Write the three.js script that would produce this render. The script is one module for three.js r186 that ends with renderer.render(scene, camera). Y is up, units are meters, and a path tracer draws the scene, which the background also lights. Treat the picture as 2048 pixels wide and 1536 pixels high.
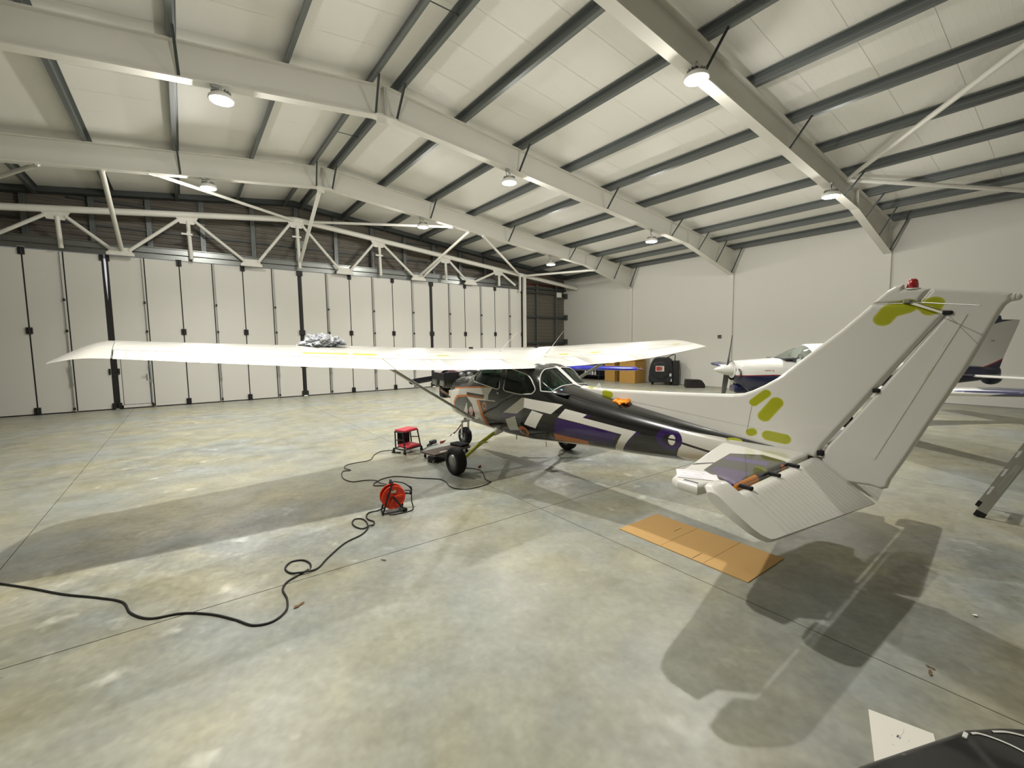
import * as THREE from 'three';
import { RoundedBoxGeometry } from 'three/addons/geometries/RoundedBoxGeometry.js';
import { mergeGeometries, mergeVertices } from 'three/addons/utils/BufferGeometryUtils.js';
import { ImprovedNoise } from 'three/addons/math/ImprovedNoise.js';
import { Brush, Evaluator, SUBTRACTION, INTERSECTION } from 'three-bvh-csg';

// ---------------------------------------------------------------- camera, sky, exposure
const scene = new THREE.Scene();
scene.background = new THREE.Color(1.6, 1.55, 1.7);            // pale dusk sky; it shows only through the gap between two door leaves
const camera = new THREE.PerspectiveCamera(82.03, 2048 / 1536, 0.05, 120);
camera.position.set(0, 2.0, 0);
camera.rotation.order = 'YXZ';
camera.rotation.set(-0.0871, -0.6371, -0.0114);
const renderer = new THREE.WebGLRenderer({ antialias: true });
renderer.toneMapping = THREE.LinearToneMapping;
renderer.toneMappingExposure = 0.4;
renderer.shadowMap.enabled = true;
const LAMP_POWER = 285;                                         // candela of each high bay lamp
const SKIRT = 0.19;
const LAMP_COLOR = new THREE.Color(1.0, 0.97, 0.91);

// ---------------------------------------------------------------- helpers
const V = (x, y, z) => new THREE.Vector3(x, y, z);
const taken = new Map();
function numbered(name) {
  const n = taken.get(name) ?? 0; taken.set(name, n + 1);
  return n ? name + '_' + String(n).padStart(3, '0') : name;
}
function tag(o, label, category, group, kind) {
  if (label) o.userData.label = label;
  if (category) o.userData.category = category;
  if (group) o.userData.group = group;
  if (kind) o.userData.kind = kind;
  return o;
}
function thing(name, label, category, pos = [0, 0, 0], turn = 0, group) {
  const o = new THREE.Group(); o.name = numbered(name); scene.add(o);
  o.position.set(...pos); o.rotation.y = turn;
  return tag(o, label, category, group);
}
function structure(name, pos = [0, 0, 0]) {
  const o = new THREE.Group(); o.name = name; taken.set(name, 1); scene.add(o); o.position.set(...pos); o.userData.kind = 'structure';
  return o;
}
function part(parent, name, geos, mat, label) {
  let g = geos;
  if (Array.isArray(geos)) g = merge(geos);
  const m = new THREE.Mesh(g, mat); m.name = numbered(name); parent.add(m);
  if (label) m.userData.label = label;
  return m;
}
function merge(list) {
  const l = list.map((g) => { const k = g.index ? g.toNonIndexed() : g; for (const n of Object.keys(k.attributes)) if (!['position', 'normal', 'uv'].includes(n)) k.deleteAttribute(n); if (!k.attributes.uv) k.setAttribute('uv', new THREE.BufferAttribute(new Float32Array(k.attributes.position.count * 2), 2)); return k; });
  return mergeGeometries(l);
}
const at = (g, x, y, z) => g.translate(x, y, z);
function box(w, h, d, x = 0, y = 0, z = 0) { return new THREE.BoxGeometry(w, h, d).translate(x, y, z); }
function rbox(w, h, d, r, x = 0, y = 0, z = 0, seg = 2) { return new RoundedBoxGeometry(w, h, d, seg, r).translate(x, y, z); }
function rod(a, b, r, seg = 12, r2 = r) {
  const d = b.clone().sub(a), g = new THREE.CylinderGeometry(r2, r, d.length(), seg);
  g.applyQuaternion(new THREE.Quaternion().setFromUnitVectors(V(0, 1, 0), d.clone().normalize()));
  const m = a.clone().add(b).multiplyScalar(0.5); return g.translate(m.x, m.y, m.z);
}
function bar(a, b, w, h, up = V(0, 1, 0)) {                       // rectangular bar from a to b
  const d = b.clone().sub(a), g = new THREE.BoxGeometry(w, h, d.length());
  g.applyMatrix4(new THREE.Matrix4().lookAt(b, a, up));
  const m = a.clone().add(b).multiplyScalar(0.5); return g.translate(m.x, m.y, m.z);
}
function tube(pts, r, seg = 80, rs = 8, closed = false, tension = 0.5) {
  return new THREE.TubeGeometry(new THREE.CatmullRomCurve3(pts, closed, 'catmullrom', tension), seg, r, rs, closed);
}
function lathe(prof, seg = 32) { return new THREE.LatheGeometry(prof.map((p) => new THREE.Vector2(p[0], p[1])), seg); }
function shapeOf(pts) { const s = new THREE.Shape(); pts.forEach((p, i) => (i ? s.lineTo(p[0], p[1]) : s.moveTo(p[0], p[1]))); s.closePath(); return s; }
function roundPoly(pts, r, n = 5) {                              // rounds the corners of a polygon
  const out = [];
  for (let i = 0; i < pts.length; i++) {
    const p = new THREE.Vector2(...pts[i]), a = new THREE.Vector2(...pts[(i + pts.length - 1) % pts.length]), b = new THREE.Vector2(...pts[(i + 1) % pts.length]);
    const k = Math.min(r, p.distanceTo(a) * 0.45, p.distanceTo(b) * 0.45);
    const s = a.clone().sub(p).setLength(k).add(p), e = b.clone().sub(p).setLength(k).add(p);
    for (let j = 0; j <= n; j++) { const t = j / n; out.push([(1 - t) ** 2 * s.x + 2 * t * (1 - t) * p.x + t * t * e.x, (1 - t) ** 2 * s.y + 2 * t * (1 - t) * p.y + t * t * e.y]); }
  }
  return out;
}
function gridGeo(nu, nv, f) {                                    // f(i,j) -> [x,y,z,u,v]
  const P = [], U = [], I = [];
  for (let i = 0; i <= nu; i++) for (let j = 0; j <= nv; j++) { const q = f(i / nu, j / nv, i, j); P.push(q[0], q[1], q[2]); U.push(q[3] ?? i / nu, q[4] ?? j / nv); }
  for (let i = 0; i < nu; i++) for (let j = 0; j < nv; j++) { const a = i * (nv + 1) + j, b = a + nv + 1; I.push(a, b, a + 1, b, b + 1, a + 1); }
  const g = new THREE.BufferGeometry();
  g.setAttribute('position', new THREE.Float32BufferAttribute(P, 3)); g.setAttribute('uv', new THREE.Float32BufferAttribute(U, 2)); g.setIndex(I); g.computeVertexNormals();
  return g;
}
function rng(seed) { let s = seed >>> 0; return () => { s = (s + 0x6d2b79f5) | 0; let t = Math.imul(s ^ (s >>> 15), 1 | s); t = (t + Math.imul(t ^ (t >>> 7), 61 | t)) ^ t; return ((t ^ (t >>> 14)) >>> 0) / 4294967296; }; }
const noise = new ImprovedNoise();
const lerp = (xs, ys, x) => { if (x <= xs[0]) return ys[0]; for (let i = 1; i < xs.length; i++) if (x <= xs[i]) return ys[i - 1] + (ys[i] - ys[i - 1]) * (x - xs[i - 1]) / (xs[i] - xs[i - 1]); return ys[ys.length - 1]; };
function canvasTex(w, h, draw, srgb = true) {
  const c = document.createElement('canvas'); c.width = w; c.height = h; draw(c.getContext('2d'), w, h);
  const t = new THREE.CanvasTexture(c); if (srgb) t.colorSpace = THREE.SRGBColorSpace; t.wrapS = t.wrapT = THREE.RepeatWrapping; return t;
}
function dataTex(n, f, srgb) {                                   // f(u,v) -> [r,g,b] 0..255, tileable
  const d = new Uint8Array(n * n * 4);
  for (let y = 0; y < n; y++) for (let x = 0; x < n; x++) { const c = f(x / n, y / n), o = (y * n + x) * 4; d[o] = c[0]; d[o + 1] = c[1]; d[o + 2] = c[2]; d[o + 3] = 255; }
  const t = new THREE.DataTexture(d, n, n); t.wrapS = t.wrapT = THREE.RepeatWrapping; t.magFilter = THREE.LinearFilter; if (srgb) t.colorSpace = THREE.SRGBColorSpace; t.needsUpdate = true; return t;
}
// tileable fractal noise on the unit square
function fbm(u, v, f, oct, z) {
  let s = 0, a = 0.5, t = 0;
  for (let o = 0; o < oct; o++) {
    const q = f * 2 ** o, x = u * q, y = v * q;
    const n = (px, py) => noise.noise(px, py, z + o * 7.3);
    const wx = u, wy = v;
    s += a * ((1 - wx) * (1 - wy) * n(x, y) + wx * (1 - wy) * n(x - q, y) + (1 - wx) * wy * n(x, y - q) + wx * wy * n(x - q, y - q));
    t += a; a *= 0.55;
  }
  return s / t;
}
const clamp = THREE.MathUtils.clamp;

// ---------------------------------------------------------------- materials
const std = (o) => new THREE.MeshStandardMaterial(o);
const phys = (o) => new THREE.MeshPhysicalMaterial(o);
const floorMap = dataTex(1536, (u, v) => {
  const a = fbm(u, v, 5, 5, 1.7), b = fbm(u, v, 14, 5, 9.1), c = fbm(u, v, 90, 2, 4.4);
  const warm = clamp(0.5 + a * 2.0, 0, 1), scuff = Math.max(0, fbm(u * 1, v * 1, 26, 3, 21.3) - 0.22) * 2.4, dark = Math.max(0, fbm(u, v, 9, 4, 33.7) - 0.2) * 1.3;
  const L = 141 + b * 44 + c * 22 + scuff * 60 - dark * 90;
  return [clamp(L + (warm - 0.5) * 12 + 2, 0, 255), clamp(L + (warm - 0.5) * 4 + 2, 0, 255), clamp(L - 12 - (warm - 0.5) * 16, 0, 255)];
}, true);
const floorRough = dataTex(512, (u, v) => { const r = 118 + fbm(u, v, 8, 5, 2.2) * 90 + fbm(u, v, 60, 2, 12.2) * 30; return [r, clamp(r, 60, 230), r]; });
const floorMat = std({ map: floorMap, roughnessMap: floorRough, roughness: 0.85, vertexColors: true, bumpMap: floorRough, bumpScale: 0.0012 });
const ribs = dataTex(256, (u) => { const k = (u * 8) % 1; const r = k < 0.06 ? 90 : 150; return [r, r, r]; });
const linerMat = std({ color: '#e4e2db', roughness: 0.55, bumpMap: ribs, bumpScale: 0.004 });
const wallMat = std({ color: '#d2d0c8', roughness: 0.7 });
const beamMat = std({ color: '#d6d4cb', roughness: 0.5 });
const galvMap = dataTex(256, (u, v) => { const n = fbm(u, v, 10, 4, 5.5); const l = 112 + n * 50; return [l * 0.96, l, l * 0.99]; }, true);
const galvMat = std({ map: galvMap, roughness: 0.42, metalness: 0.55 });
const galvDark = std({ color: '#4a4f4e', roughness: 0.5, metalness: 0.4 });
const railMat = std({ color: '#7c7f7c', roughness: 0.32, metalness: 0.75 });
const cladMat = std({ color: '#6b655b', roughness: 0.6 });
const redStrip = std({ color: '#5d1014', roughness: 0.6 });
const doorMat = std({ color: '#d4d2cb', roughness: 0.55 });
const blackMat = std({ color: '#151413', roughness: 0.55 });
const rubberMat = std({ color: '#141416', roughness: 0.75 });
const chromeMat = std({ color: '#b9b9b4', roughness: 0.25, metalness: 0.9 });
const zincMat = std({ color: '#a2a4a0', roughness: 0.4, metalness: 0.7 });
const whitePlastic = std({ color: '#e3e2dc', roughness: 0.45 });

// ---------------------------------------------------------------- floor: concrete slabs with sawn joints
const RIDGE = 3.95, WALLR = 19.46, WALLL = -11.6, ZDOOR = -19.85, ZGABLE = -20.7, ZBACK = 6.6;
{
  const f = structure('floor');
  const xs = [WALLL, -6.4, -1.48, 3.4, 8.3, 13.2, WALLR], zs = [ZGABLE - 0.3, -14.8, -9.4, -4.04, 1.3, ZBACK], gap = 0.004;
  const sub = (o) => fbm2(o);
  function fbm2([x, z]) { return noise.noise(x * 0.33, z * 0.33, 3.1) * 0.6 + noise.noise(x * 0.9, z * 0.9, 8.2) * 0.4; }
  for (let i = 0; i < xs.length - 1; i++) for (let j = 0; j < zs.length - 1; j++) {
    const x0 = xs[i] + gap, x1 = xs[i + 1] - gap, z0 = zs[j] + gap, z1 = zs[j + 1] - gap;
    const top = gridGeo(24, 24, (u, v) => { const x = x0 + (x1 - x0) * u, z = z1 + (z0 - z1) * v; return [x, 0, z, x / 5.2, z / 5.2]; });
    // slab rim going down into the joint
    const rim = box(x1 - x0, 0.05, z1 - z0, (x0 + x1) / 2, -0.0252, (z0 + z1) / 2);
    const g = merge([top, rim]), p = g.attributes.position, c = new Float32Array(p.count * 3);
    const tone = 1 + noise.noise(i * 3.7, j * 2.9, 0.5) * 0.05;
    for (let k = 0; k < p.count; k++) { const m = tone + sub([p.getX(k), p.getZ(k)]) * 0.11, w = sub([p.getX(k) + 40, p.getZ(k) - 20]) * 0.05; c[k * 3] = m + w; c[k * 3 + 1] = m; c[k * 3 + 2] = m - w; }
    const n = g.attributes.normal; for (let k = 0; k < 24 * 24 * 6; k++) n.setXYZ(k, 0, 1, 0);
    g.setAttribute('color', new THREE.BufferAttribute(c, 3));
    part(f, 'floor_slab', g, floorMat);
  }
  part(f, 'subfloor', box(WALLR - WALLL + 1, 0.2, ZBACK - ZGABLE + 1, (WALLR + WALLL) / 2, -0.155, (ZBACK + ZGABLE) / 2), std({ color: '#55534b', roughness: 0.9 }));
}
const yTop = (x) => 7.76 - 0.1154 * Math.abs(x - RIDGE);           // top of the rafters
const yBot = (x) => { const d = Math.abs(x - RIDGE); return d < 11.98 ? 7.12 - 0.1068 * d : 5.84 - (d - 11.98) * 0.253; };
const yRoof = (x) => yTop(x) + 0.225;                              // underside of the roof liner

// ---------------------------------------------------------------- ceiling: liner sheets on both slopes
{
  const c = structure('ceiling');
  for (const side of [-1, 1]) {
    const xe = side < 0 ? WALLL - 0.3 : WALLR + 0.3, w = 1.0;
    for (let z = ZGABLE - 0.3, k = 0; z < ZBACK + 0.3; z += w, k++) {
      const z1 = z + w - 0.004, a = V(RIDGE, yRoof(RIDGE), 0), b = V(xe, yRoof(xe), 0);
      const g = gridGeo(1, 1, (u, v) => { const x = a.x + (b.x - a.x) * u, zz = side > 0 ? z + (z1 - z) * v : z1 + (z - z1) * v; return [x, a.y + (b.y - a.y) * u, zz, zz, x]; });
      const under = g.clone(); const I = under.index.array; for (let q = 0; q < I.length; q += 3) { const t = I[q]; I[q] = I[q + 1]; I[q + 1] = t; } under.computeVertexNormals();
      const top = g.translate(0, 0.06, 0);
      part(c, 'roof_panel', [under, top], linerMat);
    }
    const xm = (RIDGE + xe) / 2, len = Math.hypot(xe - RIDGE, yRoof(xe) - yRoof(RIDGE));
    const deck = new THREE.BoxGeometry(len + 0.1, 0.1, ZBACK - ZGABLE + 1.2).rotateZ(side < 0 ? Math.atan(0.1154) : -Math.atan(0.1154)).translate(xm, yRoof(xm) + 0.16, (ZBACK + ZGABLE) / 2);
    part(c, 'roof_deck', deck, linerMat);
  }
}
// ---------------------------------------------------------------- walls
{
  const w = structure('wall_right');
  part(w, 'wall_panel', box(0.3, 7, ZBACK - ZGABLE + 1, WALLR + 0.15, 3.5, (ZBACK + ZGABLE) / 2), wallMat);
  part(w, 'plinth', box(0.012, 0.012, ZBACK - ZGABLE, WALLR - 0.006, 0.006, (ZBACK + ZGABLE) / 2), std({ color: '#6a675d', roughness: 0.8 }));
  const l = structure('wall_left');
  part(l, 'wall_panel', box(0.3, 7, ZBACK - ZGABLE + 1, WALLL - 0.15, 3.5, (ZBACK + ZGABLE) / 2), wallMat);
  const b = structure('wall_front');                               // the wall behind the camera
  part(b, 'wall_panel', box(WALLR - WALLL + 1, 9, 0.3, (WALLR + WALLL) / 2, 4.3, ZBACK + 0.15), wallMat);
}
// wall with the folding doors: ribbed dark cladding above and beside the opening
const XJ = [-7.4, -6.48, -5.56, -4.66, -3.77, -2.88, -1.906, -0.912, 0.048, 1.012, 1.974, 2.954, 3.96, 4.97, 5.944, 6.924, 7.874, 8.82, 9.814, 10.776, 11.708, 12.644, 13.572, 14.502, 15.434];
const DTOP = 5.11;
{
  const w = structure('wall_back');
  const ribbed = (x0, x1, y0, ytop, z, pitch = 0.2) => {           // horizontal ribs
    const prof = []; const n = Math.ceil((8.3 - y0) / pitch);
    for (let k = 0; k < n; k++) { const y = y0 + k * pitch; prof.push([y, 0], [y + pitch * 0.55, 0], [y + pitch * 0.65, 0.03], [y + pitch * 0.9, 0.03]); }
    prof.push([y0 + n * pitch, 0]);
    return gridGeo(40, prof.length - 1, (u, v, i, j) => { const x = x0 + (x1 - x0) * u; return [x, Math.min(prof[j][0], ytop(x)), z + prof[j][1], x, prof[j][0]]; });
  };
  part(w, 'cladding_sheet', ribbed(WALLL, WALLR, DTOP + 0.2, (x) => yRoof(x) + 0.1, ZGABLE), std({ color: '#6b655b', roughness: 0.6, flatShading: true }));
  part(w, 'cladding_sheet', ribbed(XJ[24] + 0.05, WALLR, 0.02, (x) => DTOP + 0.25, ZGABLE), std({ color: '#6b655b', roughness: 0.6, flatShading: true }));
  part(w, 'wall_backing', [box(WALLR - WALLL + 1, 3.4, 0.12, (WALLR + WALLL) / 2, DTOP + 0.2 + 1.7, ZGABLE - 0.08), box(WALLR - XJ[24] + 0.3, DTOP + 0.5, 0.12, (WALLR + XJ[24]) / 2 + 0.2, (DTOP + 0.5) / 2, ZGABLE - 0.08), box(4.2, DTOP + 0.5, 0.12, -9.5, (DTOP + 0.5) / 2, ZGABLE - 0.08)], cladMat);
  part(w, 'red_flashing', box(WALLR - WALLL, 0.07, 0.05, (WALLR + WALLL) / 2, DTOP + 0.47, ZGABLE + 0.06), redStrip);
  part(w, 'door_soffit', box(XJ[24] - WALLL + 0.1, 0.08, 0.95, (XJ[24] + WALLL) / 2, DTOP + 0.06, -20.28), galvDark);
  part(w, 'door_jamb', box(0.08, DTOP + 0.2, 0.9, XJ[24] + 0.06, DTOP / 2, -20.25), galvDark);
  part(w, 'door_jamb', box(0.08, DTOP + 0.2, 0.9, XJ[0] - 0.05, DTOP / 2, -20.25), galvDark);
  part(w, 'side_panel', box(XJ[0] - WALLL, DTOP + 0.1, 0.08, (XJ[0] + WALLL) / 2, DTOP / 2, ZDOOR), doorMat);
  for (const x of [-8.4, -6.9, -5.3, -3.78, -2.2, -0.72, 0.84, 2.49, 4.1, 5.66, 7.27, 8.86, 10.41, 11.92, 13.48])
    part(w, 'post', box(0.15, yRoof(x) - DTOP - 0.2, 0.1, x, (yRoof(x) + DTOP + 0.2) / 2, ZGABLE + 0.1), galvMat);
  for (const x of [17.14, 18.67]) part(w, 'post', box(0.12, 5.6, 0.12, x, 2.8, ZGABLE + 0.12), galvMat);
  for (const y of [5.36, 5.1, 3.68, 2.14]) part(w, 'girt_rail', [box(3.85, 0.10, 0.05, 17.5, y, ZGABLE + 0.2), box(3.85, 0.02, 0.12, 17.5, y + 0.04, ZGABLE + 0.16)], galvDark);
  for (const y of [6.2, 7.0]) part(w, 'girt_rail', box(2 * (7.76 - y + 0.1) / 0.1154 * 0.9, 0.06, 0.05, RIDGE, y, ZGABLE + 0.06), galvDark);
  for (const s of [-1, 1]) { const xe = s < 0 ? WALLL : WALLR; part(w, 'eave_rail', bar(V(RIDGE, yRoof(RIDGE) - 0.1, ZGABLE + 0.35), V(xe, yRoof(xe) - 0.1, ZGABLE + 0.35), 0.3, 0.16), galvDark); }
  for (const y of [3.7, 2.2, 5.0]) part(w, 'bracket', rbox(0.16, 0.3, 0.2, 0.02, 19.34, y, ZGABLE + 0.3), galvDark);
  // head rail over the folding doors
  const rail = part(w, 'head_rail', [box(XJ[24] - XJ[0] + 0.2, 0.17, 0.1, (XJ[24] + XJ[0]) / 2, DTOP + 0.28, ZDOOR + 0.07), box(XJ[24] - XJ[0] + 0.2, 0.16, 0.04, (XJ[24] + XJ[0]) / 2, DTOP + 0.09, ZDOOR + 0.03), box(XJ[24] - XJ[0] + 0.2, 0.02, 0.2, (XJ[24] + XJ[0]) / 2, DTOP + 0.375, ZDOOR + 0.08)], railMat);
}
// folding doors: leaves separated by hinged, bolted and sealed joints
{
  const kinds = ['seal', 'bolt', 'hinge', 'bolt', 'hinge', 'bolt'];   // joint k: kinds[k % 6], joint 0 is a thick seal
  const sets = [structure('door_1'), structure('door_2'), structure('door_3'), structure('door_4')];
  const z = ZDOOR + 0.04;
  for (let k = 0; k < 24; k++) {
    const d = sets[Math.floor(k / 6)], x0 = XJ[k], x1 = XJ[k + 1], thick0 = k % 6 === 0, thick1 = k % 6 === 5;
    const a = x0 + (thick0 ? 0.075 : 0.014), b = x1 - (thick1 ? 0.075 : 0.014), w = b - a, xm = (a + b) / 2;
    const wicket = k === 6;
    const slab = wicket ? [rbox(w, DTOP - 2.2, 0.08, 0.006, xm, 2.2 + (DTOP - 2.2) / 2 - 0.01, ZDOOR), rbox(0.09, 2.2, 0.08, 0.006, a + 0.045, 1.11, ZDOOR), rbox(0.075, 2.2, 0.08, 0.006, b - 0.0375, 1.11, ZDOOR), box(w, 0.11, 0.08, xm, 0.075, ZDOOR)] : [rbox(w, DTOP - 0.03, 0.08, 0.006, xm, DTOP / 2 + 0.005, ZDOOR)];
    const leaf = part(d, 'door_leaf', slab, doorMat);
    part(leaf, 'bottom_seal', box(w + 0.03, 0.035, 0.05, xm, 0.0175, ZDOOR + 0.02), rubberMat);
    if (wicket) {
      part(leaf, 'wicket_seal', [box(0.022, 2.1, 0.05, a + 0.101, 1.16, ZDOOR), box(0.022, 2.1, 0.05, b - 0.086, 1.16, ZDOOR), box(w - 0.18, 0.012, 0.05, xm, 0.135, ZDOOR)], rubberMat);
      part(leaf, 'wicket_door', rbox(w - 0.21, 2.05, 0.075, 0.006, xm, 1.175, ZDOOR - 0.003), doorMat);
      part(leaf, 'door_handle', [rbox(0.04, 0.22, 0.012, 0.004, b - 0.15, 1.05, ZDOOR + 0.042), rod(V(b - 0.15, 1.09, ZDOOR + 0.04), V(b - 0.15, 1.09, ZDOOR + 0.09), 0.01), rod(V(b - 0.145, 1.09, ZDOOR + 0.09), V(b - 0.28, 1.09, ZDOOR + 0.09), 0.011)], zincMat);
    }
  }
  for (let k = 0; k <= 24; k++) {
    const x = XJ[k], d = sets[Math.min(3, Math.floor(k / 6))], kind = kinds[k % 6];
    if (kind === 'hinge') {
      part(d, 'joint_seal', box(0.032, DTOP, 0.05, x, DTOP / 2, ZDOOR + 0.018), rubberMat);
      for (const y of [DTOP - 0.09, 2.62, 0.13]) part(d, 'hinge', [rbox(0.15, 0.2, 0.06, 0.01, x, y, z + 0.02), rod(V(x, y - 0.1, z + 0.055), V(x, y + 0.1, z + 0.055), 0.022)], blackMat);
      part(d, 'roller_bracket', [rbox(0.17, 0.03, 0.1, 0.005, x, DTOP + 0.04, z + 0.04)], zincMat);
    } else if (kind === 'bolt') {
      part(d, 'joint_seal', box(0.03, DTOP, 0.05, x, DTOP / 2, ZDOOR + 0.018), rubberMat);
      const s = k % 6 === 1 && k < 8 ? -1 : (k < 9 ? (k === 7 ? 1 : -1) : 1), xr = x + s * 0.06;
      part(d, 'bolt_rod', [rod(V(xr, 0.05, z + 0.045), V(xr, DTOP - 0.02, z + 0.045), 0.016, 8), rbox(0.05, 0.5, 0.03, 0.006, xr, 1.25, z + 0.05), rod(V(xr, 1.0, z + 0.06), V(xr - 0.02, 1.55, z + 0.1), 0.012, 8), rbox(0.07, 0.12, 0.05, 0.01, xr, 0.92, z + 0.05)], zincMat);
      for (const y of [3.6, 2.62, 1.75, 0.12]) part(d, 'rod_guide', rbox(0.055, 0.08, 0.07, 0.008, xr, y, z + 0.04), blackMat);
      part(d, 'floor_socket', rbox(0.05, 0.03, 0.05, 0.005, x, 0.015, z + 0.05), chromeMat);
    } else if (k === 6) {                                          // the finger guard stands open at the top and daylight shows through
      const g0 = 0.05, prof = (s) => { const sh = shapeOf([[s * 0.085, 0.02], [0, 0.02], [0, 3.55], [s * g0 * 0.55, 4.4], [s * g0 * 0.62, DTOP - 0.12], [s * 0.085, DTOP - 0.12]]); return new THREE.ExtrudeGeometry(sh, { depth: 0.06, bevelEnabled: false }).translate(x, 0, ZDOOR - 0.02); };
      part(d, 'finger_guard', [prof(-1), prof(1)], blackMat);
      for (const y of [DTOP - 0.1, 0.12]) part(d, 'hinge', [rbox(0.1, 0.2, 0.08, 0.01, x - 0.075, y, z + 0.02), rbox(0.1, 0.2, 0.08, 0.01, x + 0.075, y, z + 0.02)], blackMat);
      part(d, 'hinge', [rbox(0.05, 0.2, 0.06, 0.01, x - 0.115, 1.28, z + 0.02), rbox(0.05, 0.2, 0.06, 0.01, x + 0.115, 1.28, z + 0.02)], blackMat);
      part(d, 'floor_socket', rbox(0.06, 0.05, 0.06, 0.01, x, 0.025, z + 0.06), chromeMat);
    } else {
      part(d, 'finger_guard', [new THREE.CylinderGeometry(0.082, 0.082, DTOP - 0.06, 20).scale(1, 1, 0.55).translate(x, DTOP / 2, ZDOOR + 0.02)], blackMat);
      for (const y of [DTOP - 0.1, 2.62, 0.13]) part(d, 'hinge', rbox(k % 6 === 0 && y > 1 ? 0.22 : 0.24, 0.2, 0.09, 0.012, x, y, z + 0.02), blackMat);
      part(d, 'hinge', rbox(0.26, 0.2, 0.05, 0.01, x, 1.3, z + 0.01), blackMat);
      part(d, 'floor_socket', rbox(0.15, 0.045, 0.09, 0.015, x, 0.0225, z + 0.09), whitePlastic);
    }
  }
}
// ---------------------------------------------------------------- portal frames (tapered I rafters on wall columns)
const FRAMES = [[-15.45, 'farthest white steel portal frame, nearest the folding doors'], [-10.03, 'middle white steel portal frame over the aircraft cabin'], [-4.68, 'nearest white steel portal frame, its rafter crossing the upper right of the picture'], [0.65, 'white steel portal frame above the viewpoint']];
const PUR = [0.29, 1.96, 3.78, 5.57, 7.36, 9.13, 10.9, 12.7, 14.05, 15.3];
FRAMES.forEach(([z, label], fi) => {
  const f = thing('portal_frame', label, 'roof frame', [0, 0, 0]);
  const outline = (s) => { const xe = s < 0 ? WALLL + 0.02 : WALLR - 0.02, pts = [[RIDGE, yBot(RIDGE)], [RIDGE + s * 11.98, yBot(RIDGE + s * 11.98)], [xe, yBot(xe)], [xe, yTop(xe)], [RIDGE, yTop(RIDGE)]]; return pts; };
  for (const s of [-1, 1]) {
    const o = outline(s);
    const web = new THREE.ExtrudeGeometry(shapeOf(o), { depth: 0.012, bevelEnabled: false }).translate(0, 0, z - 0.006);
    part(f, 'rafter_web', web, beamMat);
    const fl = (a, b, t) => bar(V(a[0], a[1], z), V(b[0], b[1], z), 0.22, t);
    part(f, 'bottom_flange', [fl(o[0], o[1], 0.022), fl(o[1], o[2], 0.022)], beamMat);
    part(f, 'top_flange', fl(o[4], o[3], 0.022), beamMat);
    const xe = o[2][0];
    part(f, 'column', [box(0.05, yBot(xe) + 0.1, 0.2, xe - s * 0.02, (yBot(xe) + 0.1) / 2, z)], wallMat);
    // stiffener plates
    part(f, 'stiffener', box(0.016, yTop(RIDGE) - yBot(RIDGE), 0.2, RIDGE + s * 0.014, (yTop(RIDGE) + yBot(RIDGE)) / 2, z), beamMat);
    part(f, 'stiffener', [box(0.014, yTop(RIDGE + s * 11.98) - yBot(RIDGE + s * 11.98) - 0.02, 0.19, RIDGE + s * 11.98, (yTop(RIDGE + s * 11.98) + yBot(RIDGE + s * 11.98)) / 2, z)], beamMat);
    // angle braces from the purlins down to the bottom flange
    [0, 2, 4, 6, 7, 8, 9].forEach((k) => {
      const x = RIDGE + s * PUR[k], y0 = yTop(x) + 0.02;
      if (fi < 3 || k > 2) part(f, 'fly_brace', [bar(V(x, y0, z + 0.5), V(x - s * 0.05, yBot(x) + 0.03, z + 0.09), 0.045, 0.006), bar(V(x + 0.02, y0, z + 0.5), V(x - s * 0.05 + 0.02, yBot(x) + 0.03, z + 0.09), 0.006, 0.045)], galvDark);
    });
  }
  part(f, 'apex_plate', [box(0.5, 0.03, 0.26, RIDGE, yBot(RIDGE) - 0.015, z), box(0.22, 0.22, 0.03, RIDGE - 0.1, yBot(RIDGE) - 0.05, z + 0.05)], beamMat);
});
// ---------------------------------------------------------------- purlins
const ORD = ['first', 'second', 'third', 'fourth', 'fifth', 'sixth', 'seventh', 'eighth', 'ninth', 'tenth'];
for (const s of [1, -1]) PUR.forEach((d, k) => {
  const x = RIDGE + s * d, y = yTop(x) + 0.012, ang = -s * Math.atan(0.1154), L = ZBACK - ZGABLE - 0.5;
  const p = thing('roof_purlin', `galvanised Z-section roof purlin, ${ORD[k]} from the ridge on the ${s > 0 ? 'slope down to the white wall' : 'slope away from the white wall'}`, 'purlin', [x, y, (ZBACK + ZGABLE) / 2], 0, 'galvanised purlins under the roof panels');
  p.rotation.z = ang;
  part(p, 'web', [box(0.014, 0.2, L, 0, 0.1, 0), box(0.008, 0.02, L, 0.006, 0.06, 0), box(0.008, 0.02, L, 0.006, 0.14, 0)], galvMat);
  part(p, 'flange', [box(0.085, 0.01, L, s * 0.04, 0.006, 0), box(0.01, 0.025, L, s * 0.08, 0.014, 0)], galvMat);
  part(p, 'flange', [box(0.085, 0.01, L, -s * 0.04, 0.195, 0), box(0.01, 0.02, L, -s * 0.08, 0.187, 0)], galvMat);
});
for (const [z, n] of [[-12.8, 'between the two farther portal frames'], [-7.2, 'over the aircraft wing'], [-1.9, 'nearest the viewpoint'], [-17.8, 'near the folding doors']]) {
  const t = thing('ridge_tie', `thin steel tie rod across the ridge purlins ${n}`, 'tie rod', [RIDGE, yTop(RIDGE) + 0.07, z]);
  part(t, 'rod', rod(V(-0.29, -0.02, 0), V(0.29, -0.02, 0), 0.01, 8), galvDark); part(t, 'nut', [rod(V(-0.31, -0.02, 0), V(-0.27, -0.02, 0), 0.022, 6), rod(V(0.27, -0.02, 0), V(0.31, -0.02, 0), 0.022, 6)], galvDark);
}
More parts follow.
